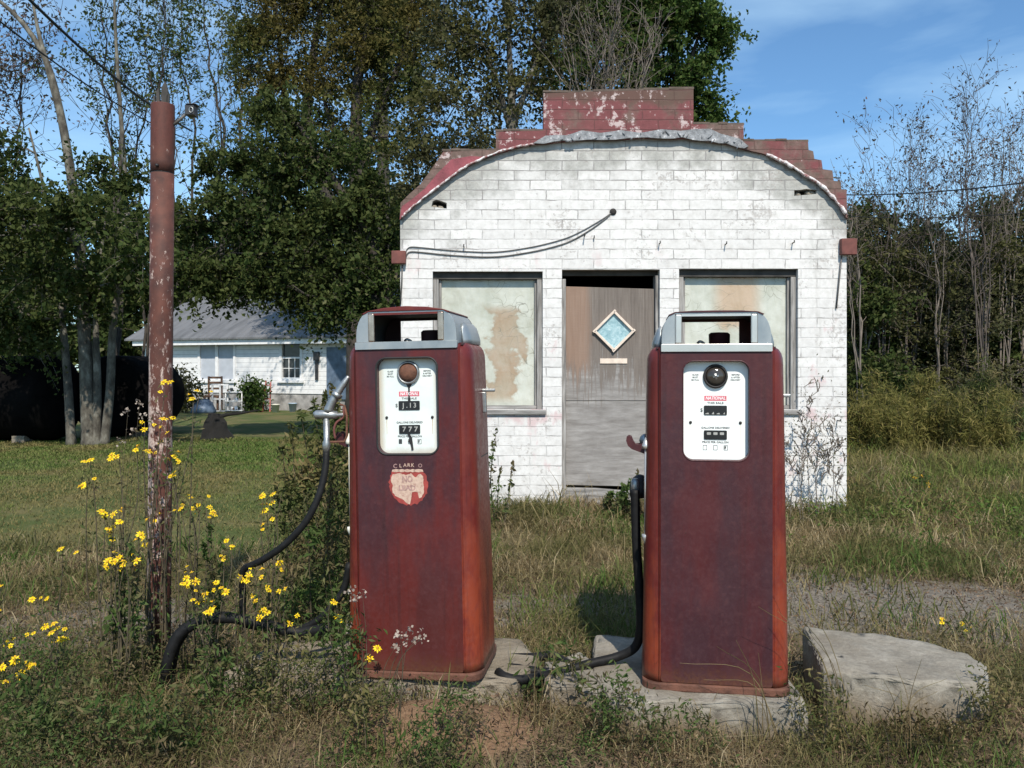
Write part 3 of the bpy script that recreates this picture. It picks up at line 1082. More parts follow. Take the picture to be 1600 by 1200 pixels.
    cx, cz = bx(961), bz(516.5)
    hw = .195
    df = MB()
    for i in range(4):
        a0, a1 = R(90 * i), R(90 * (i + 1))
        p0 = Vector((cx + hw * math.cos(a0), 0, cz + hw * math.sin(a0)))
        p1 = Vector((cx + hw * math.cos(a1), 0, cz + hw * math.sin(a1)))
        e = .02 if i % 2 else 0
        dd = (p1 - p0).normalized()
        df.beam(p0 + Vector((0, BY + .082, 0)) - dd * e, p1 + Vector((0, BY + .082, 0)) + dd * e, .034, .024, 0, (0, 0, 1))
    df.build('diamond_frame', M['cream'], win_parent(door, t), bevel=.003)
    dp = MB()
    dp.prism([(cx - hw + .015, cz), (cx, cz - hw + .015), (cx + hw - .015, cz), (cx, cz + hw - .015)], BY + .0965, BY + .099)
    dp.build('diamond_pane', M['teal'], win_parent(door, t))
    ms = MB()
    ms.box(bx(939), bx(982), BY + .09, BY + .0985, bz(568), bz(560))
    ms.build('mail_slot', M['cream'], win_parent(door, t), bevel=.002)
    # gutter brackets, wires, hooks
    for (x0_, x1_, y0_, y1_) in ((613, 635, 393, 413), (1311, 1335, 374, 399)):
        g = MB()
        g.box(bx(x0_), bx(x1_), BY - .07, BY - .003, bz(y1_), bz(y0_))
        g.build('awning_bracket', M['bracket'], t, bevel=.006)
    for pts in ([(629, 414), (628, 440), (626, 476)], [(1314, 400), (1310, 440), (1306, 482)]):
        g = MB()
        g.tube([Vector((bx(x), BY - .02 + .003 * i, bz(y))) for i, (x, y) in enumerate(pts)], .008, 6)
        g.build('shadow_line_rod', M['wire'], t)  # thin rod drawn in place of the shadow line below each bracket
    for dz, rr, st in ((0, .0048, 0), (7.5, .0062, 1)):
        g = MB()
        pts = [(957, 331), (945, 340 + dz * .4), (915, 358 + dz * .8), (885, 372 + dz), (850, 382 + dz), (820, 388 + dz), (785, 393 + dz), (752, 394 + dz), (700, 391 + dz), (660, 387 + dz), (642, 386 + dz), (636, 390 + dz), (634, 396 + dz)]
        g.tube(smooth_path([Vector((bx(x), BY - .0085, bz(y))) for x, y in pts], 4), rr, 6)
        g.build('wire', M['wire'], t)
    g = MB()
    g.lathe([(.035, 0), (.03, .012), (.012, .02)], Matrix.Translation((bx(958), BY - .001, bz(331))) @ Matrix.Rotation(PI / 2, 4, 'X'), 12)
    g.build('wire_entry', M['hole_dark'], t)
    for (x, y, L) in ((1030, 381, .06), (1133, 382, .06), (1238, 380, .06), (913, 369, .08), (928, 372, .03), (725, 386, .05), (1308, 657, .09), (1284, 590, .03)):
        g = MB()
        g.tube([(bx(x), BY + .01, bz(y)), (bx(x), BY - L, bz(y)), (bx(x), BY - L, bz(y) + .022)], .006, 6)
        g.build('wall_hook', M['wood_dark'], t)
    # pale tar patch of bare red near the wire joint
    return t


def smooth2(pts, n):
    out = []
    sp = smooth_path([Vector((a, b, 0)) for a, b in pts], n)
    return [(v.x, v.y) for v in sp]


def win_parent(o, t):
    LOC[o.name] = LOC[t.name]
    return o


# ------------------------------------------------------------------ fuel pumps
def pump(name, label, loc, rot, kind):
    t = thing(name, label, 'fuel pump', loc, rot, 'old fuel pumps on the island')
    rng = random.Random(3 if kind == 'a' else 8)
    panel_m = M['paint_a'] if kind == 'a' else M['paint_b']
    side_m = M['paint_side']
    # plinth
    b = MB()
    lo = rrect(-.307, .307, -.222, .222, .06)
    vs = [Vector((x, y, z)) for z in (0, .034) for x, y in lo]
    n = len(lo)
    b.add(vs, [tuple(reversed(range(n))), tuple(range(n, 2 * n))] + [(i, (i + 1) % n, (i + 1) % n + n, i + n) for i in range(n)])
    b.build('plinth', M['plinth'], t, local=True, bevel=.006)
    # wrap-round body : columns, sides and back in one skin
    hd, rc, seam = .21, .085, .232

    def section(w):
        pts = [(-seam, -hd + .008), (-seam - .006, -hd - .002)]
        for cx, cy, a0 in ((-w + rc, -hd + rc, 270), (-w + rc, hd - rc, 180), (w - rc, hd - rc, 90), (w - rc, -hd + rc, 0)):
            for i in range(9):
                a = R(a0 - 90 * i / 8)
                pts.append((cx + rc * math.cos(a), cy + rc * math.sin(a)))
        pts += [(seam + .006, -hd - .002), (seam, -hd + .008)]
        return pts
    b = MB()
    levels = [(.034, .302), (.07, .3), (.4, .296), (.8, .29), (1.2, .284), (1.38, .2805), (1.405, .279), (1.425, .274), (1.441, .265), (1.45, .252), (1.454, .240)]
    vs = []
    k = None
    for z, w in levels:
        sec = section(w)
        k = len(sec)
        dd = 0 if z < 1.4 else (.2805 - w) * .7
        for (x, y) in sec:
            yy = y + dd if y < 0 else y - dd
            vs.append(Vector((x, yy, z)))
    fs = []
    for i in range(len(levels) - 1):
        for j in range(k - 1):
            fs.append((i * k + j, i * k + j + 1, (i + 1) * k + j + 1, (i + 1) * k + j))
    b.add(vs, fs, 0, True)
    body = b.build('body', side_m, t, local=True)
    so = body.modifiers.new('solid', 'SOLIDIFY')
    so.thickness = .004
    so.offset = -1
    dk = MB()
    dk.box(-.246, .246, -.185, .195, 1.446, 1.4545)
    dk.build('deck', M['paint_dark'], t, local=True)
    # front panel with the rounded dial opening
    hole = rrect(-.134, .134, .978, 1.392, .042, 7)
    b = MB()
    b.prism(rrect(-.229, .229, .036, 1.432, .012, 3), -hd - .004, -hd + .032, holes=[hole])
    b.build('front_panel', panel_m, t, local=True, bevel=.005, seg=3)
    # rolled rim / gasket of the opening
    b = MB()
    ring = rrect(-.137, .137, .975, 1.395, .044, 7)
    pts = [Vector((x, -hd - .0035, z)) for x, z in ring]
    b.tube(pts + [pts[0]], .0045 if kind == 'a' else .003, 6, caps=False)
    b.build('opening_rim', M['gasket'] if kind == 'a' else panel_m, t, local=True)
    # dial face
    fy = -hd + .0325
    b = MB()
    b.prism(rrect(-.150, .150, .962, 1.41, .03, 5), fy, fy + .006)
    dial = b.build('dial_face', M['enamel_a'] if kind == 'a' else M['enamel_b'], t, local=True)
    f0 = fy - .0006
    lens_z = 1.330
    Rx = Matrix.Translation((0, fy, lens_z)) @ Matrix.Rotation(PI / 2, 4, 'X')
    b = MB()
    b.lathe([(.0495, 0), (.0515, .006), (.049, .014), (.044, .017), (.041, .012), (.041, .004)], Rx, 40)
    b.build('bezel', M['gasket'] if kind == 'b' else M['cast'], dial, local=True)
    b = MB()
    b.lathe([(.0405, .001), (.0405, .008), (.036, .016), (.027, .022), (.014, .0255), (.001, .0265)], Rx, 32)
    b.build('sight_glass', M['glass_dark'] if kind == 'b' else M['rust'], dial, local=True)
    if kind == 'b':
        b = MB()
        for a in (12, 102, 192, 282):
            ca, sa = math.cos(R(a)), math.sin(R(a))
            q = [Vector((r_ * ca - s_ * sa, -.028 + (r_ / .03) ** 2 * .0115, r_ * sa + s_ * ca)) + Vector((0, fy - .0015, lens_z)) for r_, s_ in ((.003, -.003), (.03, -.0062), (.03, .0062), (.003, .003))]
            b.add(q + [v + Vector((0, .002, 0)) for v in q], [(0, 1, 2, 3), (7, 6, 5, 4), (0, 4, 5, 1), (1, 5, 6, 2), (2, 6, 7, 3), (3, 7, 4, 0)])
        b.build('spinner', M['cast'], dial, local=True)
    # counters
    for z0, z1 in ((1.166, 1.206), (1.062, 1.101)):
        b = MB()
        b.prism(rrect(-.0475, .0475, z0, z1, .004, 3), fy - .0035, fy - .0002)
        cw = b.build('counter_window', M['counter'], dial, local=True)
        b = MB()
        zc = (z0 + z1) / 2
        if kind == 'a':
            if z0 > 1.1:
                for x, ch in ((-.026, 'J'), (-.010, '.'), (.006, '1'), (.026, '3')):
                    put_text(b, ch, x, fy - .0036, zc, .03, None, .0004)
            else:
                for x in (-.024, .003, .029):
                    put_text(b, '7', x, fy - .0036, zc, .030, .017, .0006)
        else:
            if z0 > 1.1:
                for x, w_ in ((-.034, .010), (-.01, .006), (.012, .009), (.036, .004)):
                    b.prism([(x - w_, z0 + .004), (x + w_ * .8, z0 + .003), (x + w_ * .4, z0 + .009 + rng.uniform(0, .005)), (x - w_ * .5, z0 + .007)], fy - .0040, fy - .0036)
            else:
                for x in (-.027, 0, .027):
                    b.prism(rrect(x - .0085, x + .0085, zc + .0005, zc + .0115, .002, 2), fy - .0040, fy - .0036)
        b.build('number_wheel', M['digit'], cw, local=True)
    # lettering
    b = MB()
    put_text(b, 'THIS SALE', 0, f0, 1.2165, .0125, .068, .0002)
    put_text(b, '$', -.0575, f0, 1.186, .022, None, .0002)
    put_text(b, 'GALLONS DELIVERED', 0, f0, 1.1115, .0118, .118, .0002)
    put_text(b, 'PRICE PER GALLON', 0, f0, 1.0505, .0118, .108, .0002)
    for i, s_ in enumerate(('GLASS', 'MUST', 'BE FULL')):
        put_text(b, s_, -.083, f0, 1.336 - i * .011, .0095, None, .0001)
    for i, s_ in enumerate(('BEFORE', '& AFTER', 'DELIVERY')):
        put_text(b, s_, .083, f0, 1.336 - i * .011, .0095, None, .0001)
    b.build('lettering', M['text'], dial, local=True)
    b = MB()
    b.prism([(-.046, 1.226), (.046, 1.226), (.046, 1.2475), (-.046, 1.2475)], fy - .0006, fy - .0001)
    lg = b.build('maker_plate', M['logo_red'], dial, local=True)
    b = MB()
    put_text(b, 'NATIONAL', 0, fy - .0012, 1.2368, .019, .082, .0003, 0, 0, .25)
    b.build('maker_lettering', M['logo_white'], lg, local=True)
    # price flags
    for i, x in enumerate((-.043, 0, .043)):
        b = MB()
        if kind == 'a' and i == 0:
            b.prism(rrect(x - .0075, x + .0075, 1.018, 1.039, .001, 1), fy - .0008, fy - .0001)
        else:
            b.prism(rrect(x - .0085, x + .0085, 1.017, 1.038, .001, 1), fy - .0008, fy - .0001, holes=[list(reversed(rrect(x - .0068, x + .0068, 1.0187, 1.0363, .001, 1)))])
            if i == 2:
                b.prism([(x - .0055, 1.022), (x - .001, 1.022), (x + .002, 1.034), (x - .0055, 1.034)], fy - .0009, fy - .0002)
        b.build('price_flag', M['text'], dial, local=True)
    for x in (-.103, .103):
        b = MB()
        b.lathe([(.0065, 0), (.006, .004), (.002, .005)], Matrix.Translation((x, fy, 1.134)) @ Matrix.Rotation(PI / 2, 4, 'X'), 12)
        sc_ = b.build('screw', M['gasket'], dial, local=True)
        b = MB()
        b.prism([(x - .0008, 1.06), (x + .0008, 1.06), (x + .002, 1.128), (x - .002, 1.128)], fy - .0004, fy - .0001)
        b.build('rust_streak', simple('rust_streak', (.50, .42, .30) if kind == 'a' else (.72, .70, .60), .6), dial, local=True)
    if kind == 'a':
        b = MB()
        b.prism([(-.006, 1.205), (.007, 1.205), (.0035, 1.222), (.004, 1.262), (.012, 1.278), (.03, 1.288), (-.03, 1.288), (-.011, 1.278), (-.004, 1.262), (-.0035, 1.224)], fy - .0015, fy - .0001)
        b.build('grease_run', M['gasket'], dial, local=True)
        b = MB()
        b.prism([(-.010, 1.062), (.0, 1.062), (.010, 1.045), (.013, 1.02), (.016, .992), (.007, .990), (.006, 1.005), (.002, 1.02), (-.006, 1.028), (-.002, 1.045)], fy - .0045, fy - .0001)
        b.build('loose_strip', M['gasket'], dial, local=True)
    # chrome sill band
    b = MB()
    b.prism(rrect(-.2275, .2275, 1.4335, 1.4655, .003, 2), -hd - .012, -hd + .02)
    b.build('sill_band', M['chrome'] if kind == 'b' else M['galv'], t, local=True, bevel=.003)
    # hollow top housing
    ox, oz, topz = .224, 1.455, 1.598

    def archl(w, z0, zt, rx, rz, n=8):
        pts = [(w, z0)]
        for i in range(n + 1):
            a = R(90 * i / n)
            pts.append((w - rx + rx * math.cos(a), zt - rz + rz * math.sin(a)))
        pts += [(-x, z) for x, z in reversed(pts)]
        return pts
    A = archl(ox, oz, topz, .062, .105)
    B = archl(ox - .007, oz, topz - .007, .058, .10)
    b = MB()
    n = len(A)
    y0, y1 = -hd + .012, hd - .02
    vs = [Vector((x, y0, z)) for x, z in A] + [Vector((x, y1, z)) for x, z in A] + [Vector((x, y0, z)) for x, z in B] + [Vector((x, y1, z)) for x, z in B]
    fs, fi = [], []
    for i in range(n - 1):
        fs.append((i, i + n, i + 1 + n, i + 1))
        fi.append((2 * n + i, 2 * n + i + 1, 3 * n + i + 1, 3 * n + i))
    b.add(vs, fs, 0, True)
    b.add(vs, fi, 1, True)
    housing = b.build('top_housing', [M['galv'], M['black_in']], t, local=True, fix=False)
    ow, wz0, wz1 = .1415, 1.4665, 1.584
    op = [(-ow - .028, wz0), (ow + .028, wz0), (ow + .028, wz1 + .008), (-ow - .028, wz1 + .008)]
    b = MB()
    AF = archl(ox, oz + .012, topz, .062, .105)
    b.prism(AF, -hd - .002, -hd + .011, holes=[op])
    b.build('front_frame', M['galv'], housing, local=True, bevel=.003)
    b = MB()
    b.prism(AF, hd - .018, hd - .006, holes=[[(-ow, wz0), (ow, wz0), (ow, wz1 - .004), (-ow, wz1 - .004)]])
    b.build('rear_frame', M['paint_side'] if kind == 'b' else M['paint_dark'], housing, local=True)
    for sx in (-1, 1):
        b = MB()
        pts = [(ow + .026, wz0), (ow + .026, wz1 - .01), (ow + .022, wz1 + .007)]
        xs = sorted((sx * ow, sx * (ow + .027)))
        b.box(xs[0], xs[1], -hd - .008, -hd + .006, wz0, wz1 + .0075)
        b.build('pillar_trim', M['chrome'] if kind == 'b' else M['chrome_rust'], housing, local=True, bevel=.006, seg=3)
    b = MB()
    b.box(-ow - .001, ow + .001, -hd - .003, -hd + .008, wz1 - .001, wz1 + .0075)
    b.build('top_trim', M['chrome'] if kind == 'b' else M['paint_side'], housing, local=True)
    # bulged side pieces
    for sx in (-1, 1):
        b = MB()
        prof = [(ox + .001, 1.452), (ox + .037, 1.452), (ox + .037, 1.475), (ox + .031, 1.50), (ox + .018, 1.535), (ox + .001, 1.553)]
        ys = [(-.105, .2), (-.085, .75), (-.05, .97), (.0, 1), (.12, 1), (.165, .9), (.186, .5)]
        vs, fs = [], []
        m = len(prof)
        for y, k_ in ys:
            for (x, z) in prof:
                vs.append(Vector((sx * (ox + .001 + (x - ox - .001) * k_), y, 1.452 + (z - 1.452) * (.75 + .25 * k_))))
        for i in range(len(ys) - 1):
            for j in range(m):
                fs.append((i * m + j, i * m + (j + 1) % m, (i + 1) * m + (j + 1) % m, (i + 1) * m + j))
        fs += [tuple(range(m)), tuple(range((len(ys) - 1) * m, len(ys) * m))]
        b.add(vs, fs, 0, True)
        b.build('side_bulge', M['galv'], housing, local=True)
    # red roof plate
    b = MB()
    ro = [(-.196, 1.588), (-.17, 1.599), (-.1, 1.6035 if kind == 'b' else 1.611), (0, 1.6045 if kind == 'b' else 1.617), (.1, 1.6035 if kind == 'b' else 1.611), (.17, 1.599), (.196, 1.588)]
    rl = [(x, z - .001) for x, z in ro] 
    und = [(.176, 1.5995 - .002), (-.176, 1.5995 - .002)]
    b.prism([(x, z + .001) for x, z in reversed(ro)] + [(-.172, 1.5992), (.172, 1.5992)] if False else [(-.19, 1.586), (-.165, 1.5985), (.165, 1.5985), (.19, 1.586)] + [(x, z + .0025) for x, z in reversed(ro)], -hd - .006, hd - .012)
    b.build('roof_plate', M['paint_b'] if kind == 'b' else M['paint_side'], t, local=True, bevel=.002)
    # filler cap on the deck
    b = MB()
    b.lathe([(.055, 0), (.055, .006), (.046, .008), (.047, .060), (.038, .068), (.001, .070)], Matrix.Translation((.035 if kind == 'b' else .055, .02, 1.4548)), 20)
    b.build('vent_cap', M['paint_dark'] if kind == 'a' else M['paint_b'], t, local=True)
    b = MB()
    b.tube(smooth_path([(-.02, .0, 1.458), (-.035, -.01, 1.475), (-.052, -.015, 1.483), (-.063, -.012, 1.474)], 4), .006, 6)
    b.build('seal_loop', M['cast'], t, local=True)
    # left hand guard rod with pointed caps
    xw = -.291
    b = MB()
    b.tube([(xw + .001, -.135, .63), (xw + .003, -.135, 1.03)], .0085, 10)
    for z, sgn in ((1.03, 1), (.63, -1)):
        b.lathe([(.004, -.016 * sgn), (.018, -.014 * sgn), (.018, 0), (.013, .012 * sgn), (.003, .034 * sgn)], Matrix.Translation((xw + .001, -.137, z)), 14)
    b.build('guard_rod', M['chrome'] if kind == 'b' else M['plastic_cream'], t, local=True)
    # nozzle boot
    b = MB()
    lp = [(-.288, .985), (-.288, 1.035), (-.318, 1.03), (-.335, 1.027), (-.346, 1.045), (-.352, 1.062), (-.364, 1.066), (-.374, 1.058), (-.376, 1.044), (-.368, 1.022), (-.352, 1.008), (-.325, .998)]
    b.prism(list(reversed(lp)), -.09, -.078)
    b.prism(list(reversed(lp)), -.035, -.023)
    b.box(-.335, -.288, -.0775, -.0355, 1.0, 1.008)
    b.build('nozzle_boot', M['paint_b'], t, local=True, bevel=.002)
    if kind == 'b':
        b = MB()
        b.lathe([(.03, 0), (.028, .012), (.018, .024), (.002, .03)], Matrix.Translation((-.289, -.0, 1.04)) @ Matrix.Rotation(-PI / 2, 4, 'Y'), 16)
        b.build('boot_cup', M['cast'], t, local=True)
        b = MB()
        b.lathe([(.045, -.05), (.048, -.02), (.045, .01), (.034, .036), (.016, .05), (.001, .054)], Matrix.Translation((-.315, .06, .825)), 18)
        b.build('hose_swivel', M['gasket'], t, local=True)
        b = MB()
        b.lathe([(.012, -.035), (.020, -.02), (.020, .02), (.012, .035)], Matrix.Translation((-.335, .02, .83)), 10)
        b.build('swivel_plate', M['cast'], t, local=True)
    # right side lever + plate
    b = MB()
    b.box(.282, .302, .03, .05, 1.14, 1.235)
    b.box(.282, .345, .032, .048, 1.235, 1.25)
    b.build('reset_lever', M['cast'], t, local=True, bevel=.004)
    b = MB()
    b.box(.286, .2925, -.0, .075, .79, .90)
    b.build('service_plate', M['concrete_dirty'] if kind == 'a' else M['paint_b'], t, local=True, bevel=.002)
    for (zA, zB) in ((.945, .95), (.73, .735)):
        b = MB()
        b.box(.285, .2925, -.05, .12, zA, zB)
        b.build('door_seam', M['gasket'], t, local=True)
    # peeling round sticker on the left pump
    if kind == 'a':
        dz, dx, py_ = .845, 0.0, -hd - .0042
        rng = random.Random(12)
        b = MB()
        pts = []
        for i in range(60):
            a = 2 * PI * i / 60
            rr = .088 * (1 + rng.uniform(-.05, .05))
            x, z = rr * math.cos(a), rr * math.sin(a) * 1.03
            z = min(z, .058 + rng.uniform(-.004, .004))
            pts.append((dx + x, dz + z))
        b.prism(pts, py_ - .0006, py_)
        st = b.build('sticker', M['decal_red'], t, local=True)
        b = MB()
        sh = [(-.062, .045), (-.03, .048), (-.01, .040), (.01, .047), (.022, .036), (.03, .030), (.04, .044), (.055, .04), (.06, .02), (.058, -.0), (.061, -.03), (.05, -.052), (.041, -.058), (.036, -.035), (.022, -.032), (.012, -.036), (.010, -.06), (.006, -.082),
              (-.004, -.084), (-.02, -.068), (-.035, -.058), (-.052, -.048), (-.064, -.03), (-.062, -.005), (-.067, .02)]
        sh = [(dx + x * 1.14 + rng.uniform(-.002, .002), dz + z + rng.uniform(-.002, .002)) for x, z in smooth2(sh + [sh[0]], 3)[:-1]]
        b.prism(list(reversed(sh)), py_ - .0012, py_ - .0007)
        b.build('shield', M['decal_tan'], st, local=True)
        b = MB()
        put_text(b, 'NO', -.004, py_ - .0013, dz + .022, .040, .046, .001)
        put_text(b, 'LEAD', -.006, py_ - .0013, dz - .016, .030, .075, .001)
        b.build('sticker_lettering', M['decal_gray'], st, local=True)
        b = MB()
        for x, w_ in ((-.055, .018), (-.03, .016), (-.004, .014), (.02, .012), (.046, .022)):
            b.prism([(dx + x - w_, dz + .056), (dx + x, dz + .053), (dx + x + w_, dz + .056), (dx + x + w_ * .8, dz + .065), (dx + x, dz + .067), (dx + x - w_ * .9, dz + .064)], py_ - .0012, py_ - .0007)
        for ch, x, z_ in (('L', -.034, .081), ('A', -.014, .083), ('R', .003, .084), ('K', .020, .083)):
            put_text(b, ch, dx + x, py_ - .0004, dz + z_, .022, None, .0002)
        b.build('sticker_scraps', M['decal_tan'], st, local=True)
        b = MB()
        put_text(b, 'C', dx - .058, py_ - .0004, dz + .079, .026, None, .0004)
        put_text(b, 'O', dx + .054, py_ - .0004, dz + .081, .024, None, .0002)
        b.build('faded_lettering', M['decal_gray'], st, local=True)
    return t


def pumps():
    a = R(-8.6)
    pump('fuel_pump', 'faded maroon fuel pump with a peeling round sticker below its dial', (-.401, 3.818, .15), (0, R(-1.1), a), 'a')
    pump('fuel_pump', 'dark maroon fuel pump with shiny chrome sill and plain front, beside concrete block', (.888, 3.70, .135), (0, 0, a), 'b')
    # nozzle hanging on the left pump
    Y = 3.72
    t = thing('fuel_nozzle', 'grey metal fuel nozzle hung on the left side of the stickered pump', 'nozzle', P(511, 680, Y))
    b = MB()
    b.tube(smooth_path([P(512, 644, Y), P(520, 626, Y), P(530, 610, Y), P(538, 598, Y), P(545, 588, Y)], 4), [.021, .021, .0205, .02, .0195, .0185, .018, .0175, .017, .0165, .016, .0155, .015, .0135, .012, .0105, .009], 12)
    b.tube([P(524.5, 620, Y), P(528.5, 614, Y)], .0235, 12)
    b.build('spout', M['cast'], t)
    b = MB()
    b.tube([P(491, 649, Y), P(494, 648, Y), P(512, 648, Y), P(526, 648.5, Y), P(528, 648.5, Y), P(536, 648, Y), P(537, 648, Y)], [.014, .02, .021, .017, .010, .010, .006], 14)
    b.tube([P(510, 652, Y), P(510.5, 688, Y), P(510.5, 691, Y), P(510, 697, Y), P(510, 708, Y)], [.014, .0135, .018, .018, .0145], 14)
    b.build('valve_body', M['cast'], t, smooth=True)
    b = MB()
    b.tube([P(508, 691, Y), P(538, 690, Y), P(542, 680, Y), P(542, 650, Y), P(538, 634, Y), P(531, 632, Y)], .0055, 8)
    b.build('lever_guard', M['rust'], t)
    b = MB()
    b.tube(smooth_path([P(537, 636, Y), P(536, 652, Y), P(526, 660, Y), P(522, 672, Y), P(524, 686, Y)], 4), .0055, 8)
    b.build('lever', M['bracket'], t)
    # hose of the left pump
    g = MB()
    q = [P(510, 706, Y), P(508, 735, Y - .02), P(498, 775, Y - .04), P(478, 815, Y - .05), P(446, 850, Y - .04), P(415, 872, Y - .02), P(396, 882, Y), P(384, 887, Y + .01), P(379, 896, Y + .02), P(379, 920, Y + .04), P(379, 964, Y + .05)]
    g.tube(smooth_path(q, 5), .0155, 12)
    q2 = [P(379, 964, Y + .05), P(379, 972, Y + .06), P(392, 978, Y + .07), P(430, 982, Y + .08), P(470, 982, Y + .1), P(505, 962, Y + .1), P(535, 925, Y + .1), P(546, 880, Y + .1)]
    g.tube(smooth_path(q2, 5), .0155, 12)
    o = g.build('fuel_hose', M['rubber'], None, loc=P(379, 972, Y))
    tag(o, 'black rubber hose looping down from the nozzle to the ground by the pole', 'hose', 'black hoses around the pumps')
    # thick hose lying over the weeds by the post
    g = MB()
    Y2 = 3.75
    q = [P(520, 980, Y2), P(470, 988, Y2 + .02), P(420, 978, Y2), P(370, 966, Y2), P(330, 966, Y2), P(300, 976, Y2), P(278, 994, Y2 - .01), P(266, 1020, Y2 - .02), P(258, 1050, Y2 - .02), P(250, 1075, Y2)]
    g.tube(smooth_path(q, 5), .026, 12)
    q = [P(288, 988, Y2 + .03), P(275, 1010, Y2 + .03), P(268, 1040, Y2 + .02), P(262, 1072, Y2 + .02)]
    g.tube(smooth_path(q, 5), .022, 12)
    o = g.build('fuel_hose', M['rubber'], None, loc=P(380, 985, Y2))
    tag(o, 'thick black hose arching over the weeds to the foot of the rusty post', 'hose', 'black hoses around the pumps')
    # hose of the right pump
    g = MB()
    Y3 = 3.70
    q = [P(992, 765, Y3 + .02), P(993, 800, Y3 + .02), P(995, 860, Y3 + .02), P(999, 920, Y3 + .04), P(1001, 975, Y3 + .06), P(993, 1010, Y3 + .1), P(965, 1026, Y3 + .12), P(925, 1036, Y3 + .1), P(890, 1046, Y3 + .08), P(850, 1056, Y3 + .02), P(815, 1062, Y3 - .04), P(790, 1058, Y3 - .04), P(778, 1050, Y3)]
    g.tube(smooth_path(q, 5), .0205, 12)
    o = g.build('fuel_hose', M['rubber'], None, loc=P(995, 1010, Y3))
    tag(o, 'black hose hanging from the right pump swivel and curling between the pumps', 'hose', 'black hoses around the pumps')
    g = MB()
    q = [P(770, 1030, 3.95), P(800, 1028, 3.95), P(835, 1027, 3.95), P(862, 1024, 3.98), P(885, 1036, 3.9), P(905, 1046, 3.84), P(880, 1052, 3.8), P(845, 1050, 3.8), P(800, 1044, 3.82), P(775, 1046, 3.85)]
    g.tube(smooth_path(q, 5), .0215, 12)
    o = g.build('fuel_hose', M['rubber'], None, loc=P(830, 1030, 3.95))
    tag(o, 'coiled black hose lying on the ground between the two pumps', 'hose', 'black hoses around the pumps')


def rough_slab(name, outline, z0, z1, mats, label, cat, jit=.008, seed=1, sub=.06, tilt=None):
    """irregular concrete slab from an x,y outline : subdivided, jittered, edges worn"""
    rng = random.Random(seed)
    bm = bmesh.new()
    vs = [bm.verts.new((x, y, z0)) for x, y in outline]
    f = bm.faces.new(vs)
    r = bmesh.ops.extrude_face_region(bm, geom=[f])
    for v in [e for e in r['geom'] if isinstance(e, bmesh.types.BMVert)]:
        v.co.z = z1
    bmesh.ops.recalc_face_normals(bm, faces=bm.faces)
    bmesh.ops.bevel(bm, geom=[e for e in bm.edges if abs(e.verts[0].co.z - z1) < 1e-6 or abs(e.verts[1].co.z - z1) < 1e-6], offset=.022, segments=3, affect='EDGES', profile=.6)
    bmesh.ops.triangulate(bm, faces=bm.faces)
    for _ in range(4):
        es = [e for e in bm.edges if e.calc_length() > sub]
        if not es: break
        bmesh.ops.subdivide_edges(bm, edges=es, cuts=1)
        bmesh.ops.triangulate(bm, faces=bm.faces)
    for v in bm.verts:
        x, y, z = v.co
        n = math.sin(x * 21 + y * 13) * .5 + math.sin(x * 37 - z * 41 + 2) * .35 + math.sin(y * 53 + z * 29) * .3
        v.co += Vector((rng.gauss(0, .2) + n * .3, rng.gauss(0, .2) + n * .4, n * .45 + rng.gauss(0, .06))) * jit
        if tilt: v.co.z += (x - outline[0][0]) * tilt[0] + (y - outline[0][1]) * tilt[1]
    c = Vector((sum(p[0] for p in outline) / len(outline), sum(p[1] for p in outline) / len(outline), z0))
    for v in bm.verts: v.co -= c
    me = bpy.data.meshes.new(name)
    for f in bm.faces: f.smooth = True
    bm.to_mesh(me)
    bm.free()
    o = link(name, me, mats, None, c)
    return tag(o, label, cat)


def island():
    # right part that carries the right pump, a broken left part and the loose rounded end block
    rough_slab('pump_island', [(.40, 3.42), (.70, 3.39), (1.20, 3.36), (1.235, 3.8), (1.25, 4.15), (.42, 4.25), (.36, 3.75)], -.1, .137, M['concrete'],
               'low cracked concrete island under the plain front right pump', 'concrete island', .012, 3)
    rough_slab('concrete_slab', [(-1.3, 3.72), (-.75, 3.63), (.02, 3.60), (.12, 3.9), (.05, 4.2), (-1.15, 4.15)], -.1, .142, M['concrete_dirty'],
               'weathered concrete slab under the stickered pump, half buried in sand', 'concrete slab', .012, 5)
    rough_slab('concrete_slab', [(.14, 3.62), (.44, 3.53), (.43, 3.80), (.33, 4.02), (.15, 3.9)], -.1, .128, M['concrete'],
               'small flat broken slab between the two pumps beside the hoses', 'concrete slab', .014, 8)
    # outline of the rounded end block
    out = [(1.325, 3.56), (1.40, 3.49), (1.7, 3.45), (1.90, 3.43), (2.0, 3.49), (2.09, 3.66), (2.10, 3.80), (2.02, 3.93), (1.85, 4.02), (1.6, 4.06), (1.425, 4.08)]
    rough_slab('concrete_block', out, -.06, .225, M['concrete'], 'loose grey concrete block with one rounded end right of the pumps', 'concrete block', .013, 11, .05, (-.05, .02))


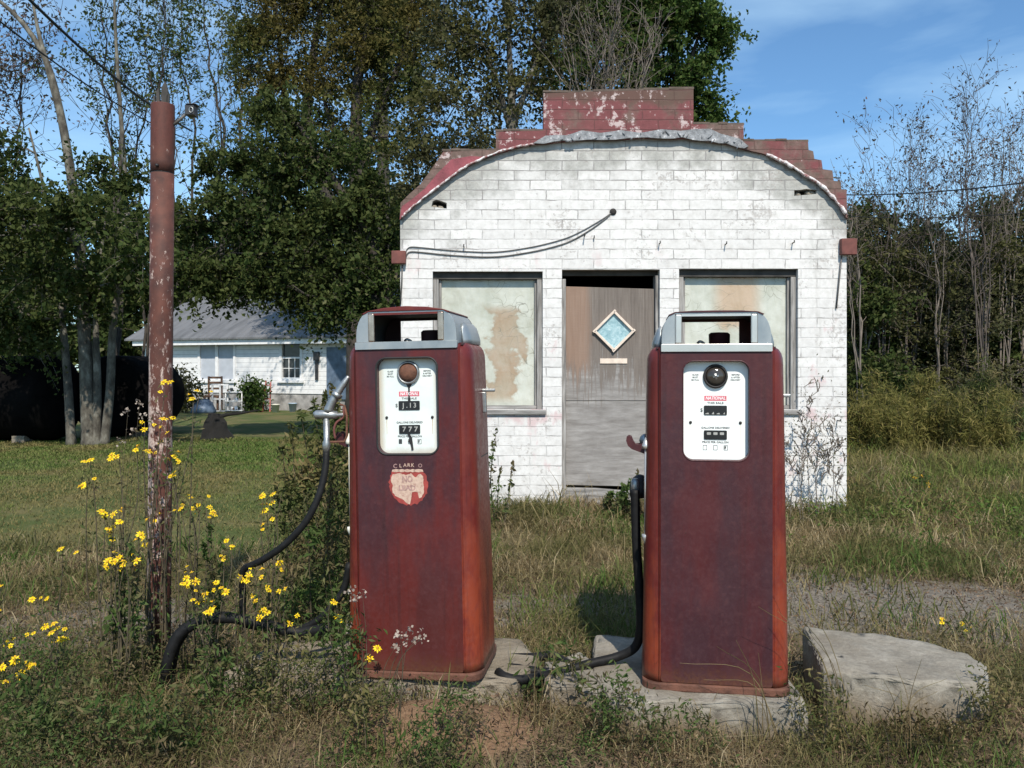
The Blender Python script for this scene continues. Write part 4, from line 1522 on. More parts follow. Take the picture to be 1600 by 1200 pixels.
# ------------------------------------------------------------------ post with lamp, cables
def post():
    Y = 4.05
    base = Vector(((248 - 800) * Y / F, Y, 0))
    t = thing('steel_post', 'tall rusty red pipe post with flaking pale paint left of the pumps', 'post', base)
    x0, x1 = (248 - 800) * Y / F, (254.5 - 800) * Y / F
    zt, zj = CH + (575 - 164) * Y / F, CH + (575 - 271) * Y / F

    def at(z): return Vector((x0 + (x1 - x0) * z / zt, Y, z))
    b = MB()
    b.tube([at(-.05), at(.6), at(1.2), at(1.8), at(zj - .003)], .0545, 28)
    pipe = b.build('pipe', M['pipe'], t)
    b = MB()
    b.tube([at(zj + .003), at(2.5), at(zt - .004), at(zt)], [.0552, .0552, .0552, .0545], 28)
    b.build('pipe_sleeve', M['pipe'], t)
    b = MB()
    b.tube([at(zj - .006), at(zj + .006)], .0535, 20)
    b.build('joint', M['gasket'], t)
    b = MB()
    b.lathe([(.008, 0), (.007, .01), (.001, .012)], Matrix.Translation(at(zj + .025) + Vector((0, -.0575, 0))) @ Matrix.Rotation(PI / 2, 4, 'X'), 10)
    b.build('bolt_hole', M['gasket'], t)
    b = MB()
    tp = at(zt)
    for dx, h, w, ln in ((-.02, .085, .008, -.006), (.004, .115, .015, .004), (-.034, .05, .004, -.01), (.022, .06, .005, .002)):
        b.add([tp + Vector(v) for v in ((dx - w, 0, -.06), (dx + w, 0, -.06), (dx + w + ln, 0, h * .6), (dx + ln * .5 + w * .2, 0, h), (dx - w + ln, 0, h * .75))] +
              [tp + Vector(v) for v in ((dx - w, .012, -.06), (dx + w, .012, -.06), (dx + w + ln, .012, h * .6), (dx + ln * .5 + w * .2, .012, h), (dx - w + ln, .012, h * .75))],
              [(0, 1, 2, 3, 4), (9, 8, 7, 6, 5), (0, 5, 6, 1), (1, 6, 7, 2), (2, 7, 8, 3), (3, 8, 9, 4), (4, 9, 5, 0)])
    b.build('wood_splinter', M['wood_dark'], t)
    b = MB()
    b.tube([at(zt - .1) + Vector((.05, 0, 0)), P(290, 179, Y)], .0075, 8)
    b.build('lamp_arm', M['wire'], t)
    b = MB()
    c = P(300, 173, Y)
    b.box(c.x - .026, c.x + .018, Y - .025, Y + .03, c.z - .026, c.z + .022)
    b.box(c.x - .022, c.x + .03, Y - .03, Y + .03, c.z + .023, c.z + .027)
    lamp = b.build('lamp_housing', M['lamp_dark'], t, bevel=.004)
    LOC[lamp.name] = LOC[t.name]
    b = MB()
    pts = [Vector((c.x + .006 +   .009 * math.cos(2 * PI * i / 16), Y - .028, c.z - .004 + .013 * math.sin(2 * PI * i / 16))) for i in range(17)]
    b.tube(pts, .0024, 6, caps=False)
    b.build('lens_ring', M['cast'], lamp)


def cables():
    def sag(p, q, s, n=14):
        return [p.lerp(q, i / n) - Vector((0, 0, s * 4 * (i / n) * (1 - i / n))) for i in range(n + 1)]
    for (a, b_, s, r, lab) in (
            (P(-90, -140, 9), P(300, 205, 19), .25, .022, 'thick black overhead cable crossing the sky above the rusty post'),
            (P(-60, -14, 10), P(290, 216, 19.6), .2, .013, 'thin overhead cable below the thick one at upper left'),
            (P(1290, 304, 19), P(1700, 271, 14), .12, .013, 'upper overhead wire right of the station crossing bare saplings'),
            (P(1330, 338, 21), P(1700, 322, 16), .12, .008, 'fainter lower overhead wire right of the station')):
        g = MB()
        g.tube(sag(a, b_, s), r, 6)
        o = g.build('overhead_cable', M['cable'], None, loc=a)
        tag(o, lab, 'cable', 'overhead cables')


# ------------------------------------------------------------------ background house and yard things
def farmhouse():
    a = P(222, 640, 31.0)
    bpt = P(575, 640, 27.5)
    a.z = bpt.z = 0
    d = (bpt - a)
    L = d.length
    ang = math.atan2(d.y, d.x)
    t = thing('farmhouse', 'low white clapboard farmhouse with grey metal roof behind the lawn', 'house', (a.x, a.y, .0), (0, 0, ang))
    # local frame : x along the front wall, y to the back, z up
    def lx(px):                                  # where the pixel column meets the front wall
        k = (px - 800) / F
        # a.x + s*dx = k*(a.y + s*dy)
        dx, dy = d.x / L, d.y / L
        return (k * a.y - a.x) / (dx - k * dy)
    H = 2.62
    b = MB()
    zf = .62
    W0, W1, D0, D1 = (313, 365, 534, 592), (441, 469, 526, 592), 503, 560

    def lz(px, py):
        s = lx(px)
        Y = a.y + s * d.y / L
        return CH - (py - YH) * Y / F
    holes = []
    rects = []
    for (p0, p1, y0, y1) in (W0, W1):
        r = (lx(p0), lx(p1), lz((p0 + p1) / 2, y1), lz((p0 + p1) / 2, y0))
        rects.append(r)
        holes.append([(r[0], r[2]), (r[1], r[2]), (r[1], r[3]), (r[0], r[3])])
    b.prism([(0, zf), (L, zf), (L, H), (0, H)], 0, .15, holes=holes)
    b.box(0, .15, .152, 6.5, zf, H)
    b.box(L - .15, L, .152, 6.5, zf, H)
    b.box(.15, L - .15, 6.35, 6.5, zf, H)
    gl = [(.05, H), (6.45, H), (3.25, H + 1.75)]
    for x in (.02, L - .14):
        vs = [Vector((x, y, z)) for y, z in gl] + [Vector((x + .12, y, z)) for y, z in gl]
        b.add(vs, [(0, 1, 2), (5, 4, 3), (0, 3, 4, 1), (1, 4, 5, 2), (2, 5, 3, 0)])
    b.build('wall', M['clapboard'], t, local=True)
    b = MB()
    b.box(.04, L - .04, .03, 6.45, -.2, zf - .002)
    b.build('foundation', M['stone'], t, local=True)
    b = MB()
    e = .45
    for sgn in (0, 1):
        y0, y1 = (-e, 3.25) if sgn == 0 else (6.5 + e, 3.25)
        z0, z1 = H - .06, H + 1.85
        vs = [Vector((-.4, y0, z0)), Vector((L + .4, y0, z0)), Vector((L + .4, y1, z1)), Vector((-.4, y1, z1))]
        vs += [v - Vector((0, 0, .06)) for v in vs]
        b.add(vs, [(0, 1, 2, 3), (7, 6, 5, 4), (0, 4, 5, 1), (1, 5, 6, 2), (2, 6, 7, 3), (3, 7, 4, 0)])
    b.build('roof', M['roof_metal'], t, local=True)
    b = MB()
    b.box(-.1, L + .1, -.36, -.33, H - .3, H - .13)
    n = 26
    for i in range(n):
        x = L * (i + .5) / n
        b.box(x - .04, x + .04, -.325, -.002, H - .17, H - .09)
    b.build('eave_board', M['white_trim'], t, local=True)
    # boarded double window
    r = rects[0]
    b = MB()
    mid = (r[0] + r[1]) / 2
    b.box(r[0], mid - .06, .03, .07, r[2], r[3])
    b.box(mid + .06, r[1], .03, .07, r[2], r[3])
    w = b.build('boarded_window', M['board_gray'], t, local=True)
    b = MB()
    b.box(mid - .058, mid + .058, -.02, .09, r[2], r[3])
    b.box(r[0] - .1, r[0] - .002, -.03, -.002, r[2] - .05, r[3] + .02)
    b.box(r[1] + .002, r[1] + .1, -.03, -.002, r[2] - .05, r[3] + .02)
    b.box(r[0] - .15, r[1] + .15, -.07, -.002, r[2] - .14, r[2] - .052)
    b.build('window_trim', M['white_trim'], w, local=True)
    r = rects[1]
    b = MB()
    b.box(r[0], r[1], .06, .08, r[2], r[3])
    w = b.build('window', M['window_dark'], t, local=True)
    b = MB()
    b.box(r[0] - .1, r[0] - .002, -.03, .05, r[2] - .05, r[3])
    b.box(r[1] + .002, r[1] + .1, -.03, .05, r[2] - .05, r[3])
    b.box(r[0] - .16, r[1] + .16, -.09, -.0, r[2] - .13, r[2] - .052)
    b.build('window_frame', M['white_trim'], w, local=True)
    b = MB()
    hz = (r[2] + r[3]) / 2
    b.box(r[0], r[1], .02, .056, hz - .03, hz + .03)
    b.box(r[0], r[1], .03, .056, r[2], r[2] + .05)
    for k in (1, 2):
        x = r[0] + (r[1] - r[0]) * k / 3
        b.box(x - .013, x + .013, .035, .056, r[2] + .05, hz - .03)
    q = (r[2] + hz) / 2
    b.box(r[0], r[1], .04, .0555, q - .012, q + .012)
    b.build('sash', M['white_trim'], w, local=True)
    # shaded doorway with a tarp
    b = MB()
    x0, x1 = lx(D0 + 8), lx(D1)
    b.box(x0, x1, -.035, -.003, .45, 2.2)
    b.build('tarp_screen', M['blue_tarp'], t, local=True)
    b = MB()
    b.box(lx(492), lx(500), -.1, -.02, 1.75, 2.05)
    b.box(lx(494), lx(498), -.07, -.02, 1.1, 1.75)
    b.build('wall_lantern', M['lamp_dark'], t, local=True)
    return a, d / L


def yard():
    def at(px, py, Y): return P(px, py, Y)
    Y = 27.8
    g0 = float(gz(-9, Y))

    def gp(px, Yv=Y): return Vector(((px - 800) * Yv / F, Yv, g0))
    k = Y / F
    # white plastic shelf unit
    o = gp(367.5)
    t = thing('shelf_unit', 'small white plastic shelf unit full of clutter against the farmhouse', 'shelf', o)
    b = MB()
    for sx in (-.27, .27):
        for sy in (-.15, .15):
            b.tube([o + Vector((sx, sy, 0)), o + Vector((sx, sy, .68))], .02, 6)
    b.build('upright', M['plastic_white'], t)
    for z in (.05, .36, .66):
        b = MB()
        b.box(o.x - .3, o.x + .3, o.y - .19, o.y + .19, z + g0, z + g0 + .035)
        b.build('shelf', M['plastic_white'], t, bevel=.01)
    rng = random.Random(7)
    for i in range(14):
        b = MB()
        z = (.09, .4, .70)[i % 3] + g0
        x = o.x + rng.uniform(-.24, .24)
        yy = o.y + rng.uniform(-.1, .1)
        r = rng.uniform(.03, .06)
        b.lathe([(r * .8, 0), (r, .03), (r, r * 1.6), (r * .6, r * 2)], Matrix.Translation((x, yy, z)), 8)
        ob = b.build('pot', [M['plastic_white'], M['window_dark'], M['plastic_blue'], M['brown_wood']][i % 4], None, loc=(x, yy, z))
        tag(ob, 'small clutter pot on the white shelf unit by the farmhouse', 'pot', 'pots cluttering the white shelf unit')
    # white crate frame
    o = gp(344)
    b = MB()
    for sx in (-.26, 0, .26):
        b.box(o.x + sx - .025, o.x + sx + .025, o.y - .03, o.y + .03, g0, g0 + .95)
    for z in (.02, .42, .9):
        b.box(o.x - .23, o.x - .03, o.y - .028, o.y + .028, g0 + z, g0 + z + .05)
        b.box(o.x + .03, o.x + .23, o.y - .028, o.y + .028, g0 + z, g0 + z + .05)
    ob = b.build('wooden_rack', M['white_trim'], None, loc=o)
    tag(ob, 'white open wooden rack left of the shelf unit', 'rack')
    # brown chair
    o = gp(333, Y + .3)
    t = thing('wooden_chair', 'old brown wooden chair stacked by the farmhouse wall behind the white rack', 'chair', o)
    b = MB(); b.box(o.x - .25, o.x + .25, o.y - .22, o.y + .22, g0 + .5, g0 + .56); b.build('seat', M['brown_wood'], t)
    b = MB()
    b.box(o.x - .25, o.x - .19, o.y + .18, o.y + .22, g0 + .56, g0 + 1.2)
    b.box(o.x + .19, o.x + .25, o.y + .18, o.y + .22, g0 + .56, g0 + 1.2)
    for z in (.75, .95, 1.12): b.box(o.x - .19, o.x + .19, o.y + .19, o.y + .21, g0 + z, g0 + z + .07)
    b.build('backrest', M['brown_wood'], t)
    for sx in (-1, 1):
        for sy in (-1, 1):
            b = MB(); b.box(o.x + sx * .22 - .03, o.x + sx * .22 + .03, o.y + sy * .19 - .03, o.y + sy * .19 + .03, g0, g0 + .5); b.build('leg', M['brown_wood'], t)
    # grey draped bundle
    o = gp(318, Y - .8)
    b = MB()
    rng = random.Random(2)
    prof = [(.36, 0), (.40, .08), (.36, .22), (.27, .36), (.13, .46), (.01, .48)]
    b.lathe(prof, Matrix.Translation(o), 18)
    for i, v in enumerate(b.v): v += Vector((rng.uniform(-.03, .03), rng.uniform(-.03, .03), rng.uniform(-.02, .02)))
    ob = b.build('covered_bundle', M['blue_tarp'], None, loc=o)
    tag(ob, 'blue grey tarpaulin bundle on the lawn edge near the farmhouse', 'bundle')
    # red ladder
    o = gp(417.5, Y + .1)
    t = thing('step_ladder', 'narrow red step ladder leaning by the farmhouse wall', 'ladder', o)
    for sx in (-.1, .1):
        b = MB(); b.beam(o + Vector((sx * 1.25, -.12, 0)), o + Vector((sx * .8, .15, 1.05)), .035, .035); b.build('rail', M['red_metal'], t)
    for i in range(4):
        b = MB(); z = .2 + .23 * i; b.box(o.x - .1, o.x + .1, o.y - .11 + z * .24, o.y - .04 + z * .24, g0 + z, g0 + z + .03); b.build('step', M['red_metal'], t)
    for px, m, hh, lab in ((430.5, 'plastic_cream', .26, 'cream plastic bucket standing right of the red ladder'), (457.5, 'plastic_blue', .30, 'pale blue plastic bucket standing below the farmhouse window')):
        o = gp(px, Y - .2)
        t = thing('bucket', lab, 'bucket', o, (0, 0, 0), 'buckets by the farmhouse')
        b = MB(); b.lathe([(.10, 0), (.135, hh), (.145, hh), (.145, hh + .02), (.12, hh + .02), (.10, hh - .1)], Matrix.Translation(o), 16); b.build('shell', M[m], t)
        b = MB(); b.tube([o + Vector((.14 * math.cos(R(a)), -.02, hh - .14 * math.sin(R(a)) * .6)) for a in range(0, 181, 20)], .006, 5); b.build('handle', M['wire'], t)
    # black tanks under the trees
    o = Vector(((-30 - 800) * 16.2 / F, 16.4, 0.08))
    t = thing('storage_tank', 'long black cylindrical tank lying under the trees at left edge', 'tank', o, (0, 0, 0), 'black steel tanks under the trees')
    b = MB()
    Mx = Matrix.Translation(o + Vector((-1.6, 0, .83))) @ Matrix.Rotation(PI / 2, 4, 'Y')
    b.lathe([(.3, -.0), (.6, .05), (.78, .16), (.83, .32), (.83, 2.92), (.78, 3.08), (.6, 3.19), (.3, 3.25)], Mx, 36)
    b.build('shell', M['tank_shade_black'], t)
    for dx in (-1.0, .9):
        b = MB(); b.box(o.x + dx - .12, o.x + dx + .12, o.y - .5, o.y + .5, -.05, .2); b.build('cradle', M['concrete_dirty'], t)
    o = Vector(((176 - 800) * 17.0 / F, 17.6, 0.08))
    t = thing('storage_tank', 'black round ended tank seen end on behind the pale tree trunks', 'tank', o, (0, 0, 0), 'black steel tanks under the trees')
    b = MB()
    Mx = Matrix.Translation(o + Vector((0, -.9, .84))) @ Matrix.Rotation(-PI / 2, 4, 'X')
    b.lathe([(.3, -.0), (.6, .05), (.79, .14), (.84, .3), (.84, 1.9), (.79, 2.05), (.3, 2.2)], Mx, 36)
    b.build('shell', M['tank_shade_black'], t)
    b = MB()
    b.box(o.x - .5, o.x + .5, o.y - .3, o.y - .1, -.05, .2)
    b.build('cradle', M['concrete_dirty'], t)
    # stump with a broken limb
    o = G(337, 16.6)
    t = thing('tree_stump', 'dark jagged tree stump with a broken limb on the shaded lawn', 'stump', o)
    rng = random.Random(6)
    b = MB()
    n = 14
    ring = []
    for (rr, z) in ((.34, -.05), (.29, .06), (.23, .2), (.20, .33), (.12, .46)):
        for i in range(n):
            a_ = 2 * PI * i / n
            q = rr * (1 + .18 * math.sin(3 * a_ + 1) + rng.uniform(-.08, .08))
            ring.append(o + Vector((q * math.cos(a_) - (.10 * z), q * math.sin(a_), z + (rng.uniform(-.08, .06) if z > .4 else 0))))
    fs = [(i * n + j, i * n + (j + 1) % n, (i + 1) * n + (j + 1) % n, (i + 1) * n + j) for i in range(4) for j in range(n)]
    fs.append(tuple(range(4 * n, 5 * n)))
    b.add(ring, fs, 0, False)
    b.build('trunk_base', M['stump'], t)
    b = MB()
    b.tube(smooth_path([o + Vector((0, 0, .40)), o + Vector((.18, .1, .47)), o + Vector((.45, .2, .5)), o + Vector((.8, .3, .56))], 3), [.05, .045, .04, .035, .032, .03, .026, .02, .015, .008], 6)
    b.build('broken_limb', M['stump'], t)


# ------------------------------------------------------------------ trees
def stick(mb, p, q, r0, r1, rng, wob=.12, n=5, sides=5):
    L = (q - p).length
    pts, rs = [], []
    for i in range(n + 1):
        s = i / n
        v = p.lerp(q, s) + Vector((rng.gauss(0, 1), rng.gauss(0, 1), rng.gauss(0, .5))) * wob * L * .18 * math.sin(PI * s) + Vector((0, 0, .10 * L * math.sin(PI * s) * wob))
        pts.append(v)
        rs.append(r0 + (r1 - r0) * s)
    mb.tube(pts, rs, sides, caps=False)
    return pts


def tree(name, label, px, Y, trunks, blobs, leafm, barkm, r0=.2, clump=26, per=70, sig=.32, size=.13, depth=1.0, seed=1, asp=.6, cat='tree', group=None, twigs=None, shell=.55):
    """trunks: list of pixel polylines (at distance Y); blobs: (px, py, radius px[, dY]) filled with leaf clumps reached by limbs"""
    rng = random.Random(seed)
    nr = np.random.default_rng(seed)
    base = G(px, Y)
    t = thing(name, label, cat, base, (0, 0, 0), group)
    mb = MB()
    nodes = []
    for i, tr in enumerate(trunks):
        pts = [P(q[0], q[1], Y + (q[2] if len(q) > 2 else 0)) for q in tr]
        sp = smooth_path(pts, 5)
        k = len(sp)
        rr = r0 if i == 0 else r0 * (.62 if pts[0].z < .6 else .48)
        mb.tube(sp, [rr * (1 - .82 * (j / (k - 1)) ** 1.1) * (1.35 if j == 0 and pts[0].z < .6 else 1) for j in range(k)], 9)
        nodes += [(v, rr * (1 - .82 * j / (k - 1))) for j, v in enumerate(sp) if j > k * .25]
    C = []
    for bl in blobs:
        cx, cy, rp = bl[:3]
        dY = bl[3] if len(bl) > 3 else 0
        c = P(cx, cy, Y + dY)
        rad = rp * (Y + dY) / F
        nd = min(nodes, key=lambda q: (q[0] - c).length + (1.2 if q[0].z > c.z else 0))
        lr = max(.02, min(nd[1] * .6, .03 + rad * .04))
        limb = stick(mb, nd[0], c, lr, lr * .35, rng, .7, 6, 6)
        nc = max(5, int(clump * 1.35 * rad ** 2))
        for j in range(nc):
            v = nr.normal(size=3)
            v /= np.linalg.norm(v)
            rad_j = rad * (shell + (1 - shell) * rng.random()) * rng.uniform(.55, 1.12)
            q = c + Vector((v[0] * rad_j, v[1] * rad_j * depth, v[2] * rad_j * .92))
            if j % 2 == 0:
                stick(mb, limb[rng.randint(2, 6)], q, lr * .32, .006, rng, .8, 3, 4)
            m = int(per * 1.9 * rng.uniform(.35, 1.5))
            s = sig * rng.uniform(.6, 1.35)
            out = (q - c).normalized()
            ns = rng.randint(4, 7)
            for k_ in range(ns):
                d = (out * .8 + Vector((rng.gauss(0, .75), rng.gauss(0, .75), rng.gauss(-.05, .45)))).normalized()
                ln = s * rng.uniform(1.2, 3.0)
                b0 = q - out * s * .6 + Vector((rng.gauss(0, s * .35), rng.gauss(0, s * .35), rng.gauss(0, s * .25)))
                mm = max(3, m // ns)
                tt = nr.uniform(.05, 1, mm)[:, None] ** .8
                droop = np.array([[0, 0, -.22]]) * ln * tt ** 2
                C.append(np.array(b0) + np.array(d) * ln * tt + droop + nr.normal(size=(mm, 3)) * (s * .16 + size * .25))
                if k_ % 2 == 0:
                    e = b0 + d * ln * .9 + Vector((0, 0, -.18 * ln))
                    mb.tube([b0, b0.lerp(e, .5) + Vector((0, 0, .04 * ln)), e], [.006 * Y / 16, .004 * Y / 16, .002], 3, caps=False)
    C = np.concatenate(C)
    mb.build('trunk', barkm, t, fix=False)
    S = size * nr.uniform(.4, 1.5, len(C))
    me = leaf_mesh('crown', C - np.array(base), S, nr, asp=asp, up=.5)
    link('crown', me, leafm, t)
    return t


def sapling(name, label, px, Y, top, stems, leafm, barkm, seed, spread=60, leaves=300, size=.10, r0=.05, cat='sapling', group=None, branches=9, leafzone=.55, base_py=None, wisp=False):
    """bare upright saplings: several stems, ascending side branches with twigs, sparse leaf tufts"""
    rng = random.Random(seed)
    nr = np.random.default_rng(seed)
    base = G(px, Y)
    t = thing(name, label, cat, base, (0, 0, 0), group)
    mb = MB()
    tips = []
    for i in range(stems):
        tx = px + rng.uniform(-spread, spread) * (0.15 if stems == 1 else 1)
        ty = top + rng.uniform(0, 90) * (0 if i == 0 else 1)
        wv = spread * .28
        mid = (px + (tx - px) * .3 + rng.uniform(-wv, wv), (YH + CH * F / Y) * .45 + ty * .55)
        pts = [base + Vector((rng.uniform(-.1, .1), rng.uniform(-.1, .1), -.03)), P(mid[0], mid[1], Y + rng.uniform(-.4, .4)), P(mid[0] * .35 + tx * .65 + rng.uniform(-wv, wv) * .5, mid[1] * .45 + ty * .55, Y), P(tx, ty, Y + rng.uniform(-.6, .6))]
        sp = smooth_path(pts, 5)
        k = len(sp)
        jt = (sp[-1] - sp[0]).length * .006
        sp = [v + Vector((rng.gauss(0, jt), rng.gauss(0, jt), 0)) if 0 < j_ < k - 1 else v for j_, v in enumerate(sp)]
        rr = r0 * rng.uniform(.5, 1.15)
        mb.tube(sp, [rr * (1 - .88 * j / (k - 1)) for j in range(k)], 6, caps=False)
        Ls = (sp[-1] - sp[0]).length
        for j in range(branches):
            s = rng.uniform(.3, .97)
            p = sp[int(s * (k - 1))]
            a = rng.uniform(0, 2 * PI)
            ln = Ls * rng.uniform(.08, .2) * (1.25 - s * .6)
            d = Vector((math.cos(a) * .55, math.sin(a) * .55, rng.uniform(.5, 1.3))).normalized()
            q = p + d * ln
            bp_ = stick(mb, p, q, rr * .38 * (1.1 - s), .005, rng, .7, 4, 4)
            for m in range(rng.randint(2, 4)):
                p2 = bp_[rng.randint(1, 4)]
                d2 = (d + Vector((rng.gauss(0, .5), rng.gauss(0, .5), rng.gauss(.1, .3)))).normalized()
                q2 = p2 + d2 * ln * rng.uniform(.25, .6)
                stick(mb, p2, q2, .007, .003, rng, .5, 2, 3)
                tips.append((q2, s))
            tips.append((q, s))
    mb.build('stems', barkm, t, fix=False)
    tips = [q for q, s in tips if s > leafzone] or [q for q, s in tips]
    if leaves:
        C = []
        m = max(3, leaves // len(tips))
        for q in tips:
            if rng.random() < .35: continue
            C.append(nr.normal(size=(m, 3)) * np.array([.16, .16, .05 if wisp else .12]) + np.array(q))
        C = np.concatenate(C)
        me = leaf_mesh('leaves', C - np.array(base), size * nr.uniform(.6, 1.3, len(C)), nr, asp=.42, up=1.2 if wisp else .3)
        link('leaves', me, leafm, t)
    return t


def trees():
    T1 = [[(140, 706), (136, 600), (130, 480), (124, 380), (112, 280), (95, 180), (72, 95), (30, 30), (-40, -30)],
          [(112, 704), (106, 600), (98, 500), (92, 400), (70, 300), (45, 200)],
          [(162, 706), (172, 610), (176, 520), (188, 420), (196, 300), (188, 170), (180, 40), (178, -60)],
          [(150, 705), (152, 600), (150, 500), (158, 400), (166, 330)],
          [(95, 180), (72, 95), (58, 40), (46, -30)]]
    tree('shade_tree', 'multi stemmed pale barked tree leaning left above the black tanks', 140, 15.6, T1,
         [(40, 300, 45), (55, 395, 58), (25, 490, 55), (110, 345, 48), (118, 440, 52), (180, 410, 42), (60, 545, 30), (215, 350, 34), (10, 230, 30), (150, 500, 34), (215, 440, 30), (-30, 400, 60), (-40, 500, 60), (-30, 290, 45), (200, 280, 26), (150, 270, 24), (15, 335, 62, -2.4), (95, 350, 52, -2.2), (175, 345, 42, -2.0), (-70, 340, 70, -2.5), (50, 430, 46, -1.6), (130, 430, 40, -1.4), (215, 400, 32, -2.2)],
         M['leaf_dark'], M['bark_pale'], .14, 24, 90, .25, .092, .9, 11)
    tree('shade_tree', 'dense dark leafy tree hanging over the farmhouse roof', 596, 16.0,
         [[(596, 706), (598, 600), (604, 500), (596, 430), (570, 360), (520, 280), (470, 200)], [(596, 500), (560, 440), (500, 400), (430, 380)], [(600, 460), (640, 400), (640, 340)]],
         [(305, 345, 45), (335, 425, 48), (380, 330, 65), (405, 420, 52), (450, 265, 62), (470, 370, 70), (540, 330, 70), (560, 425, 60), (598, 380, 40), (520, 240, 50), (590, 300, 44), (440, 190, 48), (345, 265, 38), (478, 445, 36), (610, 440, 30), (300, 410, 34), (270, 460, 28), (380, 250, 35), (540, 470, 30), (470, 470, 32), (515, 485, 32), (570, 480, 34), (430, 462, 26), (600, 470, 30), (395, 455, 24)],
         M['leaf_dark'], M['bark_dark'], .24, 30, 98, .26, .09, 1.0, 21)
    tree('tall_tree', 'tall olive tree towering behind the shade tree left of centre', 486, 23.6,
         [[(612, 655), (606, 520), (580, 420), (520, 320), (482, 220), (485, 120), (500, 20), (510, -80)], [(500, 270), (450, 170), (436, 60), (425, -40)]],
         [(400, 178, 28), (388, 108, 32), (378, 35, 36), (420, -60, 56), (500, -75, 58), (560, -90, 58), (370, -50, 50), (520, 240, 34), (560, 240, 32), (400, 70, 40), (560, 40, 50), (525, 90, 46), (432, 60, 50), (500, 35, 60), (470, 115, 46), (540, -30, 66), (440, -30, 50), (418, 135, 26), (452, 190, 34), (440, 250, 34), (485, 250, 36), (500, 190, 30), (480, 5, 50)],
         M['leaf_olive'], M['bark_dark'], .26, 12, 105, .34, .095, 1.0, 31)
    tree('tall_tree', 'distant pale olive tree showing between the thin trees and the tall olive tree', 600, 38.0,
         [[(600, 630), (600, 400), (598, 200), (600, 20), (600, -60)]],
         [(600, 20, 60), (640, -20, 60), (560, -30, 60), (620, 90, 50), (580, 120, 40)],
         M['leaf_olive'], M['bark_dark'], .40, 4.0, 70, .5, .2, 1.0, 33)
    tree('tall_tree', 'tall rust and olive leaved tree between farmhouse and station', 556, 23.0,
         [[(556, 655), (556, 480), (557, 330), (556, 220), (560, 120), (580, 20), (590, -80)], [(556, 300), (590, 180), (630, 80), (650, -40)], [(556, 280), (520, 200), (500, 130)]],
         [(560, 85, 66), (625, 55, 60), (515, 145, 52), (600, 155, 54), (665, 120, 52), (640, 220, 34), (590, 232, 26), (690, 40, 50), (650, -20, 55), (535, 215, 26), (580, 10, 60)],
         M['leaf_olive'], M['bark_dark'], .28, 13, 105, .34, .095, 1.0, 32)
    tree('tall_tree', 'grey green tree with pale slender trunk left of the parapet', 790, 15.4,
         [[(790, 690), (792, 420), (800, 210), (796, 90), (790, -40)], [(800, 210), (770, 110), (730, 20)], [(800, 200), (840, 90), (870, 0)], [(798, 260), (740, 230), (680, 240)]],
         [(700, 150, 50), (680, 245, 40), (735, 215, 46), (760, 70, 52), (805, 140, 46), (715, 65, 52), (830, 60, 50), (840, 140, 38), (790, -10, 60), (655, 290, 30), (870, 10, 50), (700, -20, 50), (660, 190, 30), (760, 160, 40), (640, 250, 26), (700, 300, 26)],
         M['leaf_gray'], M['bark_pale'], .13, 24, 78, .28, .08, 1.0, 41)
    tree('tall_tree', 'broad dark green tree whose lobed crown rises right of the parapet top', 1000, 17.5,
         [[(1000, 690), (1000, 400), (1005, 200), (1010, 60), (1010, -60)], [(1002, 250), (1060, 150), (1090, 60)], [(1002, 230), (930, 130), (900, 30)]],
         [(960, 40, 75), (1040, 35, 70), (1095, 40, 36), (1085, 135, 34), (1050, 115, 58), (980, 115, 60), (900, 95, 60), (1010, -50, 95), (1105, 172, 22), (900, 5, 70), (1122, 48, 16), (1118, 182, 15), (1070, 175, 35), (1120, 80, 14), (1100, 110, 20), (1060, -5, 45)],
         M['leaf_green'], M['bark_dark'], .32, 26, 105, .23, .095, 1.0, 51)
    # leafy bare-twigged bush behind the parapet
    sapling('bare_bush', 'grey leafless bush fanning up behind the red parapet', 945, 15.0, -40, 16, M['leaf_gray'], M['twig'], 5, 95, 700, .09, .035, 'bush', None, 9, .3)
    # upright stems behind the rusty post
    for i, (px, top, sd, lab) in enumerate(((182, -60, 61, 'thin upright tree with sparse leaves just left of the rusty post'), (222, -70, 62, 'thin tree with feathery leaves right behind the rusty post top'),
                                            (290, -60, 63, 'thin sparse tree rising right of the lamp on the rusty post'), (345, -80, 64, 'thin feathery tree between the rusty post and the rust leaved tree'),
                                            (30, -40, 65, 'wispy thin tree at the upper left corner of the photo'), (400, -60, 66, 'slim tree with hanging leaf tufts left of the tall olive tree'))):
        sapling('thin_tree', lab, px, (18.5, 19.2, 38.0, 39.0, 19.5, 40.0)[i], top, 3, M['leaf_dark'] if i != 4 else M['leaf_wisp'], M['bark_dark'], sd, 46, 3000, (.11, .11, .2, .2, .11, .2)[i], (.05, .05, .09, .09, .04, .09)[i], 'tree', 'thin trees behind the post', 14, .35)
    # dark wood behind the house, counted trees
    proto = tree('background_tree', 'dark rounded tree far behind the farmhouse at the left edge of the photo', 60, 42.0,
                 [[(60, 622), (60, 520), (60, 400)]],
                 [(60, 400, 40), (25, 450, 38), (95, 450, 38), (60, 480, 45), (30, 530, 36), (95, 530, 36), (60, 350, 28), (85, 380, 28), (35, 390, 28), (60, 560, 40)],
                 M['leaf_dark'], M['bark_dark'], .35, 7, 55, .55, .30, 1.0, 71, group='dark trees behind the farmhouse')
